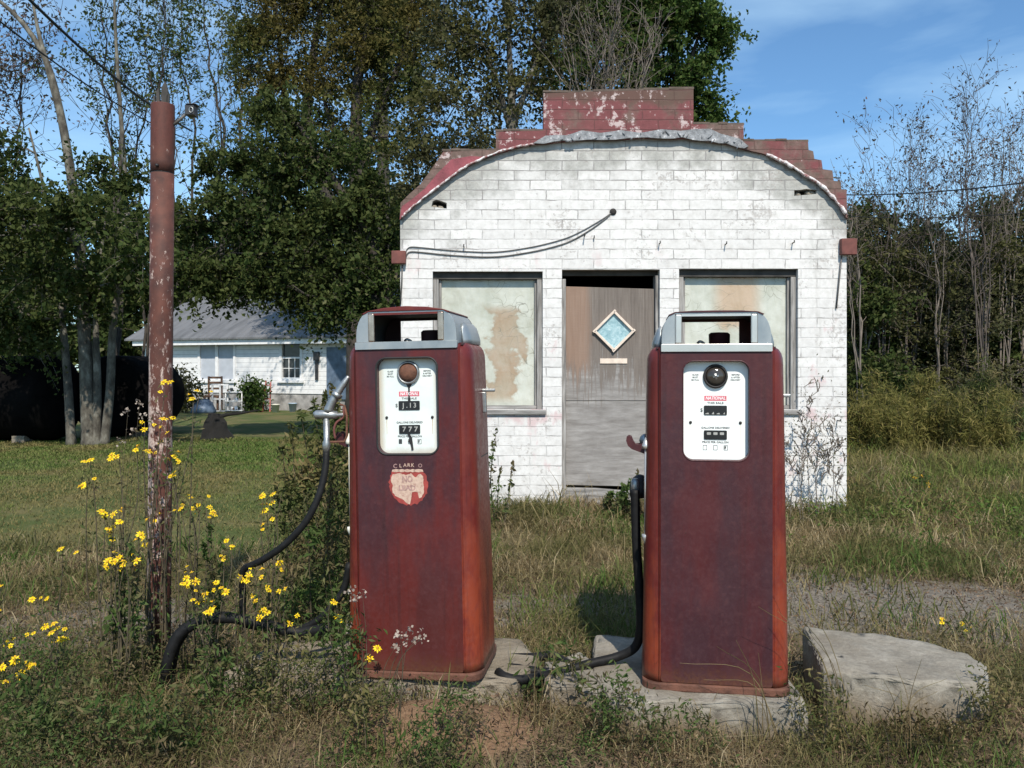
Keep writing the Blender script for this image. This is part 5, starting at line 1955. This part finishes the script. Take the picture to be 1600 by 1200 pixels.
    for (px, Y, s, rz, lab) in ((-40, 41, 1.1, 1, 'dark tree beyond the left end of the tanks'), (180, 43, 1.15, 2, 'dark tree far behind the rusty post'), (290, 44, 1.0, 3, 'dark tree behind the left end of the farmhouse roof'),
                                (400, 45, 1.2, 4, 'dark tree behind the middle of the farmhouse roof'), (500, 43, 1.15, 5, 'dark tree behind the right end of the farmhouse roof'), (600, 42, 1.2, .5, 'dark tree beyond the station left wall'), (700, 44, 1.2, 2.5, 'dark tree hidden behind the station roof')):
        c = copy_tree(proto)
        c['label'] = lab
        c.location = G(px, Y)
        c.rotation_euler = (0, 0, rz)
        c.scale = (s, s, s)
    # right hand tree line
    p2 = tree('hedge_tree', 'dark bushy tree directly right of the station wall', 1360, 25.0, [[(1360, 655), (1360, 520), (1362, 400)]],
              [(1360, 380, 48), (1325, 430, 44), (1400, 440, 46), (1360, 480, 52), (1330, 540, 44), (1400, 545, 44), (1360, 585, 45), (1345, 345, 28), (1385, 350, 26), (1310, 590, 34), (1410, 600, 34), (1340, 500, 34, -2), (1385, 470, 34, -2.2), (1365, 570, 36, -2), (1400, 590, 30, -2.5), (1330, 590, 30, -2.4), (1360, 420, 26, -1.8)],
              M['leaf_dark'], M['bark_dark'], .2, 19, 85, .34, .125, .9, 81, group='dark trees right of the station')
    for (px, Y, s, rz, lab) in ((1440, 26, .98, 2.1, 'dark bushy tree second from the station wall on the right'), (1495, 27.5, .9, 4, 'dark bushy tree behind the bare saplings at right'),
                                (1560, 25, 1.05, 1, 'rounded dark green tree near the right edge of the photo'), (1640, 25, 1.05, 3.1, 'dark tree cut off by the right edge of the photo'), (1300, 28, 1.0, 5.5, 'dark tree mostly hidden behind the station right wall')):
        c = copy_tree(p2)
        c['label'] = lab
        c.location = G(px, Y)
        c.rotation_euler = (0, 0, rz)
        c.scale = (s, s, s * .97)
    p3 = tree('thicket_tree', 'loose grey green thicket tree beside the right wall of the station', 1350, 23.2, [[(1350, 660), (1352, 520), (1345, 400)], [(1352, 560), (1375, 470), (1390, 390)], [(1350, 600), (1330, 500), (1325, 430)]],
              [(1345, 400, 34), (1390, 395, 30), (1325, 440, 30), (1365, 460, 34), (1395, 500, 28), (1335, 520, 32), (1375, 560, 32), (1345, 590, 32), (1400, 590, 28), (1355, 350, 22)],
              M['leaf_gray'], M['twig'], .06, 11, 50, .34, .10, .9, 85, group='grey green thicket right of the station')
    for (px, Y, s, rz, lab) in ((1418, 23.8, .95, 2.4, 'loose grey green thicket tree second from the station wall'), (1478, 23.4, .9, 4.4, 'loose grey green thicket tree in front of the dark rounded trees'),
                                (1540, 23.0, 1.0, 1.3, 'loose grey green thicket tree near the right edge'), (1600, 23.6, 1.0, 3.6, 'loose grey green thicket tree cut by the right edge')):
        c = copy_tree(p3)
        c['label'] = lab
        c.location = G(px, Y)
        c.rotation_euler = (0, 0, rz)
        c.scale = (s, s, s)
    # bare saplings in front of them
    labs = ('bare sapling nearest the right wall of the station', 'bare sapling second from the station right wall', 'bare many stemmed sapling third from the station right wall', 'tall bare sapling fourth from the station right wall',
            'tallest bare sapling with a flat leafy top at right', 'bare sapling sixth from the station right wall', 'bare sapling seventh from the station right wall', 'leaning bare sapling at the right edge of the photo')
    for i, (px, top, st, sp) in enumerate(((1345, 270, 4, 30), (1380, 205, 5, 28), (1425, 185, 7, 45), (1465, 225, 4, 22), (1505, 135, 5, 30), (1535, 190, 6, 36), (1570, 165, 5, 28), (1605, 180, 6, 30))):
        sapling('bare_sapling', labs[i], px, 22.2 + (i * 7 % 5) * .5, top, st, M['leaf_wisp'], M['twig_dark'] if i % 3 else M['twig'], 90 + i, sp, 300, .11, .029, 'sapling', 'bare saplings right of the station', 12, .5, None, True)


# ------------------------------------------------------------------ weeds and shrubs
def flower(mb_c, mb_p, c, r, rng):
    """daisy like yellow head: disc + separate petals"""
    up = Vector((rng.gauss(0, .45), -.5 + rng.gauss(0, .4), .9)).normalized()
    u = up.orthogonal().normalized()
    v = up.cross(u)
    n = rng.randint(7, 10)
    for i in range(n):
        a = 2 * PI * i / n + rng.uniform(-.2, .2)
        d = u * math.cos(a) + v * math.sin(a)
        s = up.cross(d)
        rr = r * rng.uniform(.8, 1.15)
        mb_p.add([c + d * r * .15, c + d * rr * .6 + s * r * .2 - up * r * .02, c + d * rr - up * r * .12, c + d * rr * .6 - s * r * .2 - up * r * .02], [(0, 1, 2, 3)])
    mb_c.lathe([(r * .3, -.002), (r * .3, .003), (r * .12, .006)], Matrix.Translation(c) @ up.to_track_quat('Z', 'Y').to_matrix().to_4x4(), 7)


def flower_plant(label, bpx, Y, heads, seed, r=.0185, petal='petal', leaves=120, leafsz=.035, stemr=.0042, group='yellow flowered weeds'):
    rng = random.Random(seed)
    nr = np.random.default_rng(seed)
    base = G(bpx, Y)
    t = thing('yellow_flower', label, 'flowering weed', base, (0, 0, 0), group)
    st = MB()
    C = []
    for (hx, hy) in heads:
        q = P(hx, hy, Y + rng.uniform(-.12, .12))
        b0 = base + Vector((rng.uniform(-.06, .06), rng.uniform(-.05, .05), -.01))
        k = (q.z - b0.z)
        m1 = b0.lerp(q, .4) + Vector(((b0.x - q.x) * .2 + rng.uniform(-.03, .03), rng.uniform(-.03, .03), .02 * k))
        m2 = b0.lerp(q, .78) + Vector((rng.uniform(-.025, .025), rng.uniform(-.02, .02), 0))
        sp = smooth_path([b0, m1, m2, q], 4)
        st.tube(sp, [stemr * (1 - .6 * i / (len(sp) - 1)) for i in range(len(sp))], 5, caps=False)
        for i, p in enumerate(sp):
            for _ in range(max(1, leaves // (len(heads) * 6))):
                C.append(np.array(p) + nr.normal(size=3) * np.array([.025, .025, .03]))
        hb, hc = MB(), MB()
        for _ in range(rng.choice((1, 2, 3, 3))):
            c = q + Vector((rng.gauss(0, .021), rng.gauss(0, .021), rng.gauss(0, .016)))
            flower(hc, hb, c, r * rng.uniform(.55, 1.25), rng)
        off = len(hb.f)
        hb.add(hc.v, hc.f, 1)
        hb.build('flower_head', [M[petal], M['disc']], t, fix=False)
    st.build('stem', M['stem'], t, fix=False)
    C = np.array(C)
    link('foliage', leaf_mesh('foliage', C - np.array(base), leafsz * nr.uniform(.5, 1.3, len(C)), nr, asp=.35, up=.4), M['leaf_weed'], t)
    return t


def leafy_weed(label, bpx, Y, tops, seed, leafm, dens=260, size=.05, spread=.07, asp=.28, stemr=.005, name='tall_weed', cat='weed', group=None, low=.05, taper=True, hang=.2):
    """tall unbranched stems clothed in narrow leaves"""
    rng = random.Random(seed)
    nr = np.random.default_rng(seed)
    base = G(bpx, Y)
    t = thing(name, label, cat, base, (0, 0, 0), group)
    st = MB()
    C = []
    for (tx, ty) in tops:
        q = P(tx, ty, Y + rng.uniform(-.2, .2))
        b0 = base + Vector((rng.uniform(-.12, .12) + (q.x - base.x) * .55, rng.uniform(-.12, .12), -.01))
        sp = smooth_path([b0, b0.lerp(q, .5) + Vector((rng.gauss(0, .03), rng.gauss(0, .03), .02)), q], 6)
        st.tube(sp, [stemr * (1 - .7 * i / (len(sp) - 1)) for i in range(len(sp))], 5, caps=False)
        P0 = np.array([list(p) for p in sp])
        s = nr.uniform(low, 1, dens) ** .85
        idx = s * (len(sp) - 1)
        i0 = np.minimum(idx.astype(int), len(sp) - 2)
        f = (idx - i0)[:, None]
        pos = P0[i0] * (1 - f) + P0[i0 + 1] * f
        w = spread * ((1.15 - s) if taper else np.ones_like(s))[:, None]
        C.append(pos + nr.normal(size=(dens, 3)) * np.concatenate([w, w, w * .5], 1))
    st.build('stem', M['stem'], t, fix=False)
    C = np.concatenate(C)
    link('foliage', leaf_mesh('foliage', C - np.array(base), size * nr.uniform(.5, 1.3, len(C)), nr, asp=asp, up=.2, hang=hang), leafm, t)
    return t


def weeds():
    FP = [
        ('tallest yellow flowered weed, reaching up the front of the rusty post', 246, 3.86, [(258, 606), (262, 654), (226, 660), (258, 682), (247, 690), (264, 706)]),
        ('yellow flowered weed with a slanting row of heads left of the post', 215, 3.9, [(186, 709), (214, 703), (226, 712), (236, 704)]),
        ('yellow flowered weed just right of the post foot, with upper heads', 275, 3.92, [(268, 720), (282, 722), (268, 745), (312, 613), (302, 622)]),
        ('thin weed with two small yellow heads over the lawn left of the post', 150, 4.0, [(140, 718), (137, 752)]),
        ('bushy weed with a crowded yellow top left of the post', 182, 3.8, [(164, 800), (186, 803), (176, 824), (194, 798), (168, 838), (216, 838), (218, 850), (178, 812)]),
        ('low wide yellow clump against the left foot of the post', 195, 3.7, [(153, 890), (182, 868), (196, 876), (209, 886), (186, 882), (200, 866)]),
        ('dense band of yellow flowers right of the post', 315, 3.95, [(281, 790), (296, 784), (312, 797), (322, 788), (301, 806), (326, 806), (316, 780), (240, 806), (332, 800)]),
        ('loose yellow weed between the post and the hanging hose', 330, 3.75, [(362, 850), (350, 870), (302, 905), (286, 920), (294, 888)]),
        ('yellow weed with round heads low behind the thick hose', 322, 3.68, [(300, 940), (321, 926), (329, 934), (318, 955), (334, 928)]),
        ('yellow weed whose heads touch the bend of the hanging hose', 390, 3.64, [(374, 906), (383, 908), (396, 880), (368, 902), (410, 895)]),
        ('upright yellow weed in front of the green shrub', 425, 3.9, [(412, 770), (426, 776), (440, 770), (415, 786), (414, 815), (436, 888)]),
        ('yellow weed right of the hose drop, with five heads', 430, 3.66, [(408, 935), (411, 960), (426, 920), (440, 922), (450, 912), (418, 953)]),
        ('sparse yellow weed beside the left pump lower side', 520, 3.55, [(515, 940), (528, 965), (453, 972), (580, 1022)]),
        ('yellow weed with large heads near the left edge of the photo', 80, 3.55, [(38, 996), (80, 1006), (88, 1000), (76, 980), (102, 996), (90, 976)]),
        ('bunched yellow weed in the lower left corner', 35, 3.4, [(24, 1035), (30, 1046), (18, 1060), (41, 1050), (42, 1035), (28, 1028)]),
        ('yellow weed partly cut off by the left edge', 2, 3.5, [(3, 915), (5, 1000), (6, 1096), (-8, 950)]),
        ('small yellow weed over the gravel at far left', 75, 3.9, [(64, 935), (98, 858)]),
        ('lone small yellow flower on the rough grass at the right edge', 1576, 7.2, [(1576, 843)]),
        ('two small yellow flowers above the concrete block', 1490, 4.6, [(1478, 970), (1504, 975)]),
    ]
    for i, (lab, bpx, Y, heads) in enumerate(FP):
        flower_plant(lab, bpx, Y, heads, 200 + i, leaves=24 + 15 * len(heads), leafsz=.03)
    flower_plant('clump of dull orange yellow flowers in the far rough grass', 1440, 9.2, [(1428, 748), (1440, 744), (1452, 750), (1446, 758), (1434, 756), (1460, 762)], 260, .022, 'petal_far', 200, .06)
    # green shrub left of the left pump
    leafy_weed('bushy green and brown weed clump behind the hanging hose', 490, 4.7, [(440, 690), (455, 660), (470, 640), (490, 625), (505, 640), (520, 660), (535, 690), (500, 700), (470, 720), (448, 740), (520, 720), (485, 760), (432, 760)], 301, M['leaf_seed'], 230, .055, .085, .30, .006)
    leafy_weed('tall spear leaved green weeds beside the left pump', 500, 4.15, [(455, 800), (480, 770), (500, 760), (515, 775), (530, 800), (490, 820), (540, 830), (470, 840), (520, 740), (448, 850)], 302, M['leaf_weed'], 180, .055, .045, .22, .005)
    leafy_weed('brown seeded goldenrod top against the pump side', 520, 4.5, [(515, 596), (528, 620), (508, 612), (538, 640)], 303, M['leaf_seed'], 300, .045, .05, .4, .004)
    leafy_weed('dark green leafy stalk right of the post', 345, 3.9, [(330, 810), (345, 840), (318, 850)], 304, M['leaf_weed'], 95, .045, .03, .35, .004)
    leafy_weed('dark leafy stalk left of the post', 205, 3.75, [(205, 850), (195, 900), (215, 890), (185, 880)], 305, M['leaf_weed'], 100, .045, .035, .4, .004)
    for i, (lab, px, Y, tops, m, dens, sz, spd) in enumerate((
            ('dark stalky weed against the lower left edge of the stickered pump', 540, 3.5, [(520, 930), (545, 955), (560, 985), (532, 975), (510, 960)], 'leaf_weed', 130, .035, .035),
            ('brown withered weed standing in front of the sand patch', 575, 3.2, [(560, 1040), (580, 1062), (596, 1075), (550, 1070), (570, 1090)], 'leaf_seed', 110, .03, .03),
            ('sprawling green weed under the arching thick hose', 350, 3.55, [(330, 1010), (360, 1020), (395, 1005), (310, 1040), (420, 1030)], 'leaf_weed', 150, .035, .04),
            ('greyish weed clump before the broken slab of the left pump', 450, 3.45, [(430, 1000), (465, 1010), (480, 990), (500, 1030), (415, 1035)], 'leaf_seed', 150, .03, .04),
            ('tangled green weed clump in the bottom left corner', 70, 3.15, [(40, 1070), (80, 1085), (110, 1060), (20, 1110), (140, 1100)], 'leaf_weed', 190, .04, .05),
            ('green weed clump at the bottom between post and sand', 250, 3.15, [(225, 1085), (255, 1100), (280, 1075), (300, 1110), (205, 1120)], 'leaf_weed', 170, .036, .045),
            ('dark green tuft at the foot of the plain pump island', 960, 3.28, [(940, 1060), (965, 1045), (985, 1075), (930, 1085), (1000, 1090)], 'leaf_weed', 170, .03, .035),
            ('low green weed before the front face of the right island', 1060, 3.18, [(1040, 1110), (1070, 1100), (1090, 1120), (1020, 1120)], 'leaf_weed', 140, .028, .035),
            ('brown weed tangle in the gap before island and concrete block', 1270, 3.25, [(1245, 1060), (1275, 1045), (1300, 1060), (1290, 1085), (1230, 1085)], 'leaf_seed', 150, .026, .035),
            ('rusty brown weed clump below the concrete block', 1430, 3.2, [(1400, 1118), (1440, 1110), (1470, 1120), (1370, 1115), (1500, 1125)], 'leaf_rust', 110, .026, .04),
            ('dark weed at the right end of the concrete block', 1555, 3.4, [(1545, 1045), (1560, 1060), (1575, 1075), (1540, 1080)], 'leaf_seed', 130, .028, .03),
            ('green weed on the sand in front of the stickered pump', 735, 3.3, [(715, 1065), (740, 1075), (760, 1085), (700, 1085)], 'leaf_weed', 90, .026, .03),
            ('small green tuft at the lower edge between the two pumps', 690, 3.08, [(670, 1120), (700, 1105), (720, 1130), (650, 1135)], 'leaf_weed', 150, .028, .04),
            ('broad leaved green weed among the hoses between the pumps', 870, 3.62, [(858, 1005), (885, 1000), (872, 1020), (900, 1015)], 'leaf_weed', 60, .045, .035))):
        leafy_weed(lab, px, Y, tops, 500 + i, M[m], dens, sz, spd, .3, .003, 'ground_weed', 'weed', None, .0, False, .0)
    # feathery tall weeds at right
    labs = ('feathery olive dog fennel clump nearest the station right wall', 'feathery olive clump second from the station wall', 'tall feathery olive clump in the middle of the right field', 'brownish feathery clump right of the middle of the field',
            'tallest feathery brown clump in the right field', 'low feathery clump near the right edge of the photo', 'pale green leafy weed at the right edge of the photo', 'short feathery clump against the station corner', 'short feathery clump before the second feathery clump', 'low yellowish feathery clump in the middle of the field', 'low yellowish feathery clump right of the field middle', 'low feathery clump before the pale green weed')
    for i, (px, top, sp, Y) in enumerate(((1362, 575, 34, 15.5), (1405, 585, 34, 14.5), (1455, 555, 36, 14.8), (1502, 570, 26, 14.2), (1535, 552, 26, 14.0), (1578, 600, 26, 14.6), (1600, 620, 22, 13.5), (1348, 605, 26, 13.0), (1400, 612, 30, 12.6), (1452, 606, 32, 12.8), (1508, 612, 30, 12.4), (1560, 622, 30, 12.6))):
        rng = random.Random(400 + i)
        tops = [(px + rng.gauss(0, sp * .55), top + rng.uniform(-14, 30) + abs(rng.gauss(0, 38))) for _ in range(12)]
        leafy_weed(labs[i], px, Y, tops, 410 + i, (M['leaf_fennel'], M['leaf_fennel'], M['leaf_fennel'], M['leaf_seed'], M['leaf_seed'], M['leaf_fennel'], M['leaf_weed'], M['leaf_fennel'], M['leaf_fennel'], M['leaf_fennel'], M['leaf_fennel'], M['leaf_fennel'])[i], 330, .12, .08, .12, .009, 'feathery_weed', 'weed', 'feathery weeds right of the station', .12, False, -.6)
    # thin dry weeds against the station
    for i, (px, top, st, sp, lab, Y) in enumerate(((1272, 600, 4, 34, 'thin grey dry weed against the right end of the station wall', 7.9), (1240, 640, 3, 24, 'thin grey dry weed beside the right pump at the station foot', 7.85), (1305, 665, 3, 16, 'short dry weed at the right corner of the station', 7.95))):
        sapling('dry_weed', lab, px, Y, top, st, M['leaf_gray'], M['twig'], 430 + i, sp, 60, .028, .005, 'weed', 'dry weeds by the station wall', 8, .2)
    leafy_weed('small leafy sprig standing right of the stickered pump', 776, 7.6, [(776, 668), (770, 690), (803, 718), (782, 730)], 440, M['leaf_weed'], 60, .05, .03, .45, .006)
    leafy_weed('leafy sprig leaning behind the right pump hose', 975, 7.5, [(996, 735), (985, 748), (968, 770)], 441, M['leaf_weed'], 70, .05, .03, .45, .006)
    leafy_weed('green weed clump at the foot of the door', 965, 7.7, [(955, 770), (975, 758), (990, 770), (968, 780)], 442, M['leaf_weed'], 130, .08, .07, .3, .006)
    # farmhouse bushes
    leafy_weed('dark green bush between the shelf unit and the ladder', 394, 27.9, [(380, 598), (392, 590), (405, 596), (410, 606), (386, 604)], 450, M['leaf_green'], 330, .12, .15, .6, .02, 'yard_bush', 'bush', 'bushes by the farmhouse', .05, False)
    leafy_weed('grey green bush at the left end of the farmhouse', 285, 27.0, [(272, 585), (285, 572), (298, 590), (306, 600), (262, 600)], 451, M['leaf_gray'], 330, .13, .19, .5, .02, 'yard_bush', 'bush', 'bushes by the farmhouse', .05, False)
    # dry seed heads and straws in front of the pumps
    rng = random.Random(77)

    def straw_tuft(label, bpx, Y, tips, seed, m='straw', head=None):
        base = G(bpx, Y)
        t = thing('dry_grass_tuft', label, 'grass tuft', base, (0, 0, 0), 'dry grass tufts near the pumps')
        b = MB()
        r_ = random.Random(seed)
        for (tx, ty) in tips:
            q = P(tx, ty, Y + r_.uniform(-.08, .08))
            b0 = base + Vector((r_.uniform(-.05, .05), r_.uniform(-.04, .04), -.005))
            mid = b0.lerp(q, .5) + Vector((r_.uniform(-.02, .02) - (q.x - b0.x) * .2, 0, .25 * abs(q.x - b0.x) + .03))
            sp = smooth_path([b0, mid, q], 5)
            b.tube(sp, [.0022 * (1 - .7 * i / (len(sp) - 1)) for i in range(len(sp))], 4, caps=False)
        b.build('straws', M[m], t, fix=False)
        if head:
            C = []
            nr = np.random.default_rng(seed)
            for (tx, ty) in tips:
                C.append(np.array(P(tx, ty, Y)) + nr.normal(size=(14, 3)) * .012)
            C = np.concatenate(C)
            link('seed_heads', leaf_mesh('seed_heads', C - np.array(base), .014 * nr.uniform(.6, 1.3, len(C)), nr, asp=.9), M[head], t)
        return t
    straw_tuft('dry reddish straws crossing the foot of the right pump', 1210, 3.28, [(1062, 1036), (1120, 1010), (1150, 1000), (1185, 1020), (1100, 1062), (1140, 1085)], 1)
    straw_tuft('long pale straws arching right of the right pump', 1320, 3.3, [(1222, 905), (1235, 950), (1185, 948), (1262, 985), (1215, 955)], 2)
    straw_tuft('pale dry straws in front of the concrete block', 1420, 3.2, [(1400, 1040), (1440, 1030), (1380, 1062), (1465, 1080), (1350, 1070), (1480, 1060)], 3)
    straw_tuft('pale straws standing between the pumps in front of the hoses', 850, 3.35, [(860, 960), (830, 1010), (905, 1030), (822, 1050), (872, 1010)], 4)
    straw_tuft('whitish seed heads in front of the left pump foot', 610, 3.3, [(625, 990), (640, 985), (650, 998), (632, 1002), (660, 995), (618, 1010)], 5, 'stem', 'seedhead')
    straw_tuft('pale seed heads at the left edge of the stickered pump', 560, 3.4, [(548, 925), (556, 935), (566, 925), (545, 980)], 6, 'stem', 'seedhead')
    straw_tuft('small pale seed heads left of the post above the lawn', 200, 3.95, [(200, 640), (218, 630), (208, 672), (190, 690), (222, 650)], 7, 'stem', 'seedhead')
    straw_tuft('bent straw in the lower middle of the photo', 730, 3.15, [(780, 1095), (700, 1130), (760, 1120)], 8)


def groundcover():
    nr = np.random.default_rng(5)

    def scatter(n, y0, y1, dens, xpad=1.15):
        """points uniform over the seen wedge of ground"""
        Y = np.sqrt(nr.uniform(y0 ** 2, y1 ** 2, n * 3))
        X = nr.uniform(-.66, .66, n * 3) * Y * xpad / 1.0
        p = dens(X, Y)
        k = nr.uniform(0, 1, n * 3) < p
        X, Y = X[k][:n], Y[k][:n]
        return X, Y

    def inside(X, Y):                    # station, pumps, slabs stay clear
        m = (X > -1.15) & (X < 3.4) & (Y > 8.28)
        m |= (X > .40) & (X < 1.25) & (Y > 3.36) & (Y < 4.2)
        m |= (X > -.76) & (X < -.04) & (Y > 3.56) & (Y < 4.1)
        m |= (X > 1.34) & (X < 2.06) & (Y > 3.47) & (Y < 4.05)
        return m

    def clear(X, Y, f):
        return np.where(inside(X, Y), 0, f)

    # mown lawn on the left
    def d1(X, Y): return clear(X, Y, np.clip((-.3 - X) / 1.2, 0, 1) * np.clip((Y - 5.6) / 1.4, 0, 1) * (.55 + .45 * vnoise(X, Y, 2, 1)))
    X, Y = scatter(110000, 5.6, 17, d1)
    B = np.stack([X, Y, gz(X, Y)], 1)
    s = np.clip(Y / 7, 1, 2.2)
    o = link('lawn_grass', blade_mesh('lawn_grass', B, nr.uniform(.015, .05, len(X)) * s ** .4, .007 * s, nr.uniform(.4, 1.8, len(X)), nr), M['lawn'])
    tag(o, 'short mown green and tan grass of the lawn left of the station', 'lawn grass', None, 'stuff')

    # rough dry grass
    def d2(X, Y):
        r = 1 - .92 * np.clip(gravel(X, Y) * 1.7 - .25, 0, 1)
        r = r * (1 - .96 * sandw(X, Y)) * np.where(Y < 4.5, 1.0, 1)
        left = np.clip((-1.2 - X) / .8, 0, 1) * np.clip((Y - 6.2) / .8, 0, 1)
        return clear(X, Y, r * (1 - left) * np.clip(.5 + .95 * vnoise(X, Y, 2.3, 2) + .45 * vnoise(X, Y, 7, 12), .03, 1))
    X, Y = scatter(190000, 2.75, 12.5, d2)
    B = np.stack([X, Y, gz(X, Y)], 1)
    H = nr.uniform(.05, .20, len(X)) * (1 + .6 * np.clip((Y - 6) / 3, 0, 1)) * np.where(Y < 4.4, .95, 1) * np.where(nr.uniform(0, 1, len(X)) < .06, 1.9, 1)
    H = H * (.75 + .5 * np.clip(vnoise(X, Y, 1.7, 9) + .3, 0, 1))
    H = H * np.where((X > 1.25) & (X < 2.2) & (Y < 3.52), .45, 1)
    flat = nr.uniform(0, 1, len(X)) < .28
    H = np.where(flat, H * .5, H)
    o = link('dry_grass', blade_mesh('dry_grass', B, H, nr.uniform(.0025, .006, len(X)) * np.clip(Y / 4.5, .65, 1.8), np.where(flat, nr.uniform(1.8, 3.2, len(X)), nr.uniform(.2, 1.9, len(X))), nr), M['straw'])
    tag(o, 'rough straw coloured dry grass around pumps and station', 'dry grass', None, 'stuff')

    # greener tufts
    def d3(X, Y):
        r = (1 - .95 * np.clip(gravel(X, Y) * 1.6 - .2, 0, 1)) * (1 - .93 * sandw(X, Y))
        left = np.clip((-1.2 - X) / .8, 0, 1) * np.clip((Y - 6.2) / .8, 0, 1)
        g = np.clip(vnoise(X, Y, 2.6, 4) * 1.8 + .10, 0, 1)
        return clear(X, Y, r * (1 - left) * g)
    X, Y = scatter(80000, 2.75, 13, d3)
    B = np.stack([X, Y, gz(X, Y)], 1)
    H = nr.uniform(.04, .19, len(X)) * np.where(Y < 4.4, .95, 1.15) * np.where(nr.uniform(0, 1, len(X)) < .08, 1.7, 1)
    o = link('green_grass', blade_mesh('green_grass', B, H, nr.uniform(.004, .009, len(X)) * np.clip(Y / 4.5, .7, 1.8), nr.uniform(.3, 1.4, len(X)), nr), M['green_blade'])
    tag(o, 'patches of long green grass among the dry grass', 'green grass', None, 'stuff')

    # low broad leaved weeds in the foreground
    def d4(X, Y):
        r = (1 - .9 * sandw(X, Y)) * np.clip((4.6 - Y) / .8, 0, 1)
        g = np.clip(vnoise(X, Y, 5, 6) * 1.4 + .12 + .5 * np.clip((-.6 - X) / .8, 0, 1), 0, 1)
        return clear(X, Y, r * g)
    X, Y = scatter(5200, 2.7, 4.6, d4)
    C = []
    for k in range(9):
        hh = nr.uniform(.01, 1, len(X)) ** 1.3 * (.10 + .14 * np.clip((-.5 - X) / .8, 0, 1))
        C.append(np.stack([X + nr.normal(0, .022, len(X)), Y + nr.normal(0, .022, len(X)), gz(X, Y) + hh], 1))
    C = np.concatenate(C)
    o = link('low_weeds', leaf_mesh('low_weeds', C, nr.uniform(.008, .026, len(C)), nr, asp=.36, up=.7), M['leaf_weed'])
    tag(o, 'low leafy weeds covering the ground in front of the pumps', 'low weeds', None, 'stuff')

    # fallen leaves / thatch
    def d5(X, Y): return clear(X, Y, (1 - .75 * sandw(X, Y)) * np.where(Y < 4.3, 1, .35))
    X, Y = scatter(42000, 2.7, 6.5, d5)
    C = np.stack([X, Y, gz(X, Y) + nr.uniform(.002, .05, len(X))], 1)
    o = link('leaf_litter', leaf_mesh('leaf_litter', C, nr.uniform(.008, .034, len(C)), nr, asp=.32, up=1.3), M['litter'])
    tag(o, 'brown dead leaves and thatch strewn over the ground', 'leaf litter', None, 'stuff')

    # leafy green weeds of the right hand field
    def d7(X, Y): return clear(X, Y, np.clip((X - 2.2) / .8, 0, 1) * np.clip((Y - 6.1) / .6, 0, 1) * np.clip(.35 + 1.3 * vnoise(X, Y, 1.5, 15), 0, 1))
    X, Y = scatter(5200, 6.0, 12.5, d7)
    C = []
    for k in range(10):
        hh = nr.uniform(.02, 1, len(X)) * (.16 + .12 * vnoise(X, Y, 2, 17))
        C.append(np.stack([X + nr.normal(0, .05, len(X)), Y + nr.normal(0, .05, len(X)), gz(X, Y) + np.abs(hh)], 1))
    C = np.concatenate(C)
    o = link('field_weeds', leaf_mesh('field_weeds', C, nr.uniform(.02, .06, len(C)), nr, asp=.3, up=.5), M['leaf_field'])
    tag(o, 'bright green leafy weeds in the field right of the station', 'field weeds', None, 'stuff')

    # rough field on the right, farther away
    def d6(X, Y): return clear(X, Y, np.clip((X - 3.2) / .5, 0, 1) * np.clip((Y - 6.6) / 1.5, 0, 1) * (.6 + .4 * vnoise(X, Y, 1.2, 8)))
    X, Y = scatter(70000, 6.6, 24, d6)
    B = np.stack([X, Y, gz(X, Y)], 1)
    o = link('field_grass', blade_mesh('field_grass', B, nr.uniform(.12, .48, len(X)) * np.clip(Y / 10, .7, 1), nr.uniform(.006, .012, len(X)) * np.clip(Y / 8, .7, 1.6), nr.uniform(.2, 1.3, len(X)), nr), M['field'])
    tag(o, 'tall unmown field grass right of the station', 'field grass', None, 'stuff')


setting()
ground()
station()
pumps()
island()
post()
cables()
farmhouse()
yard()
trees()
weeds()
groundcover()
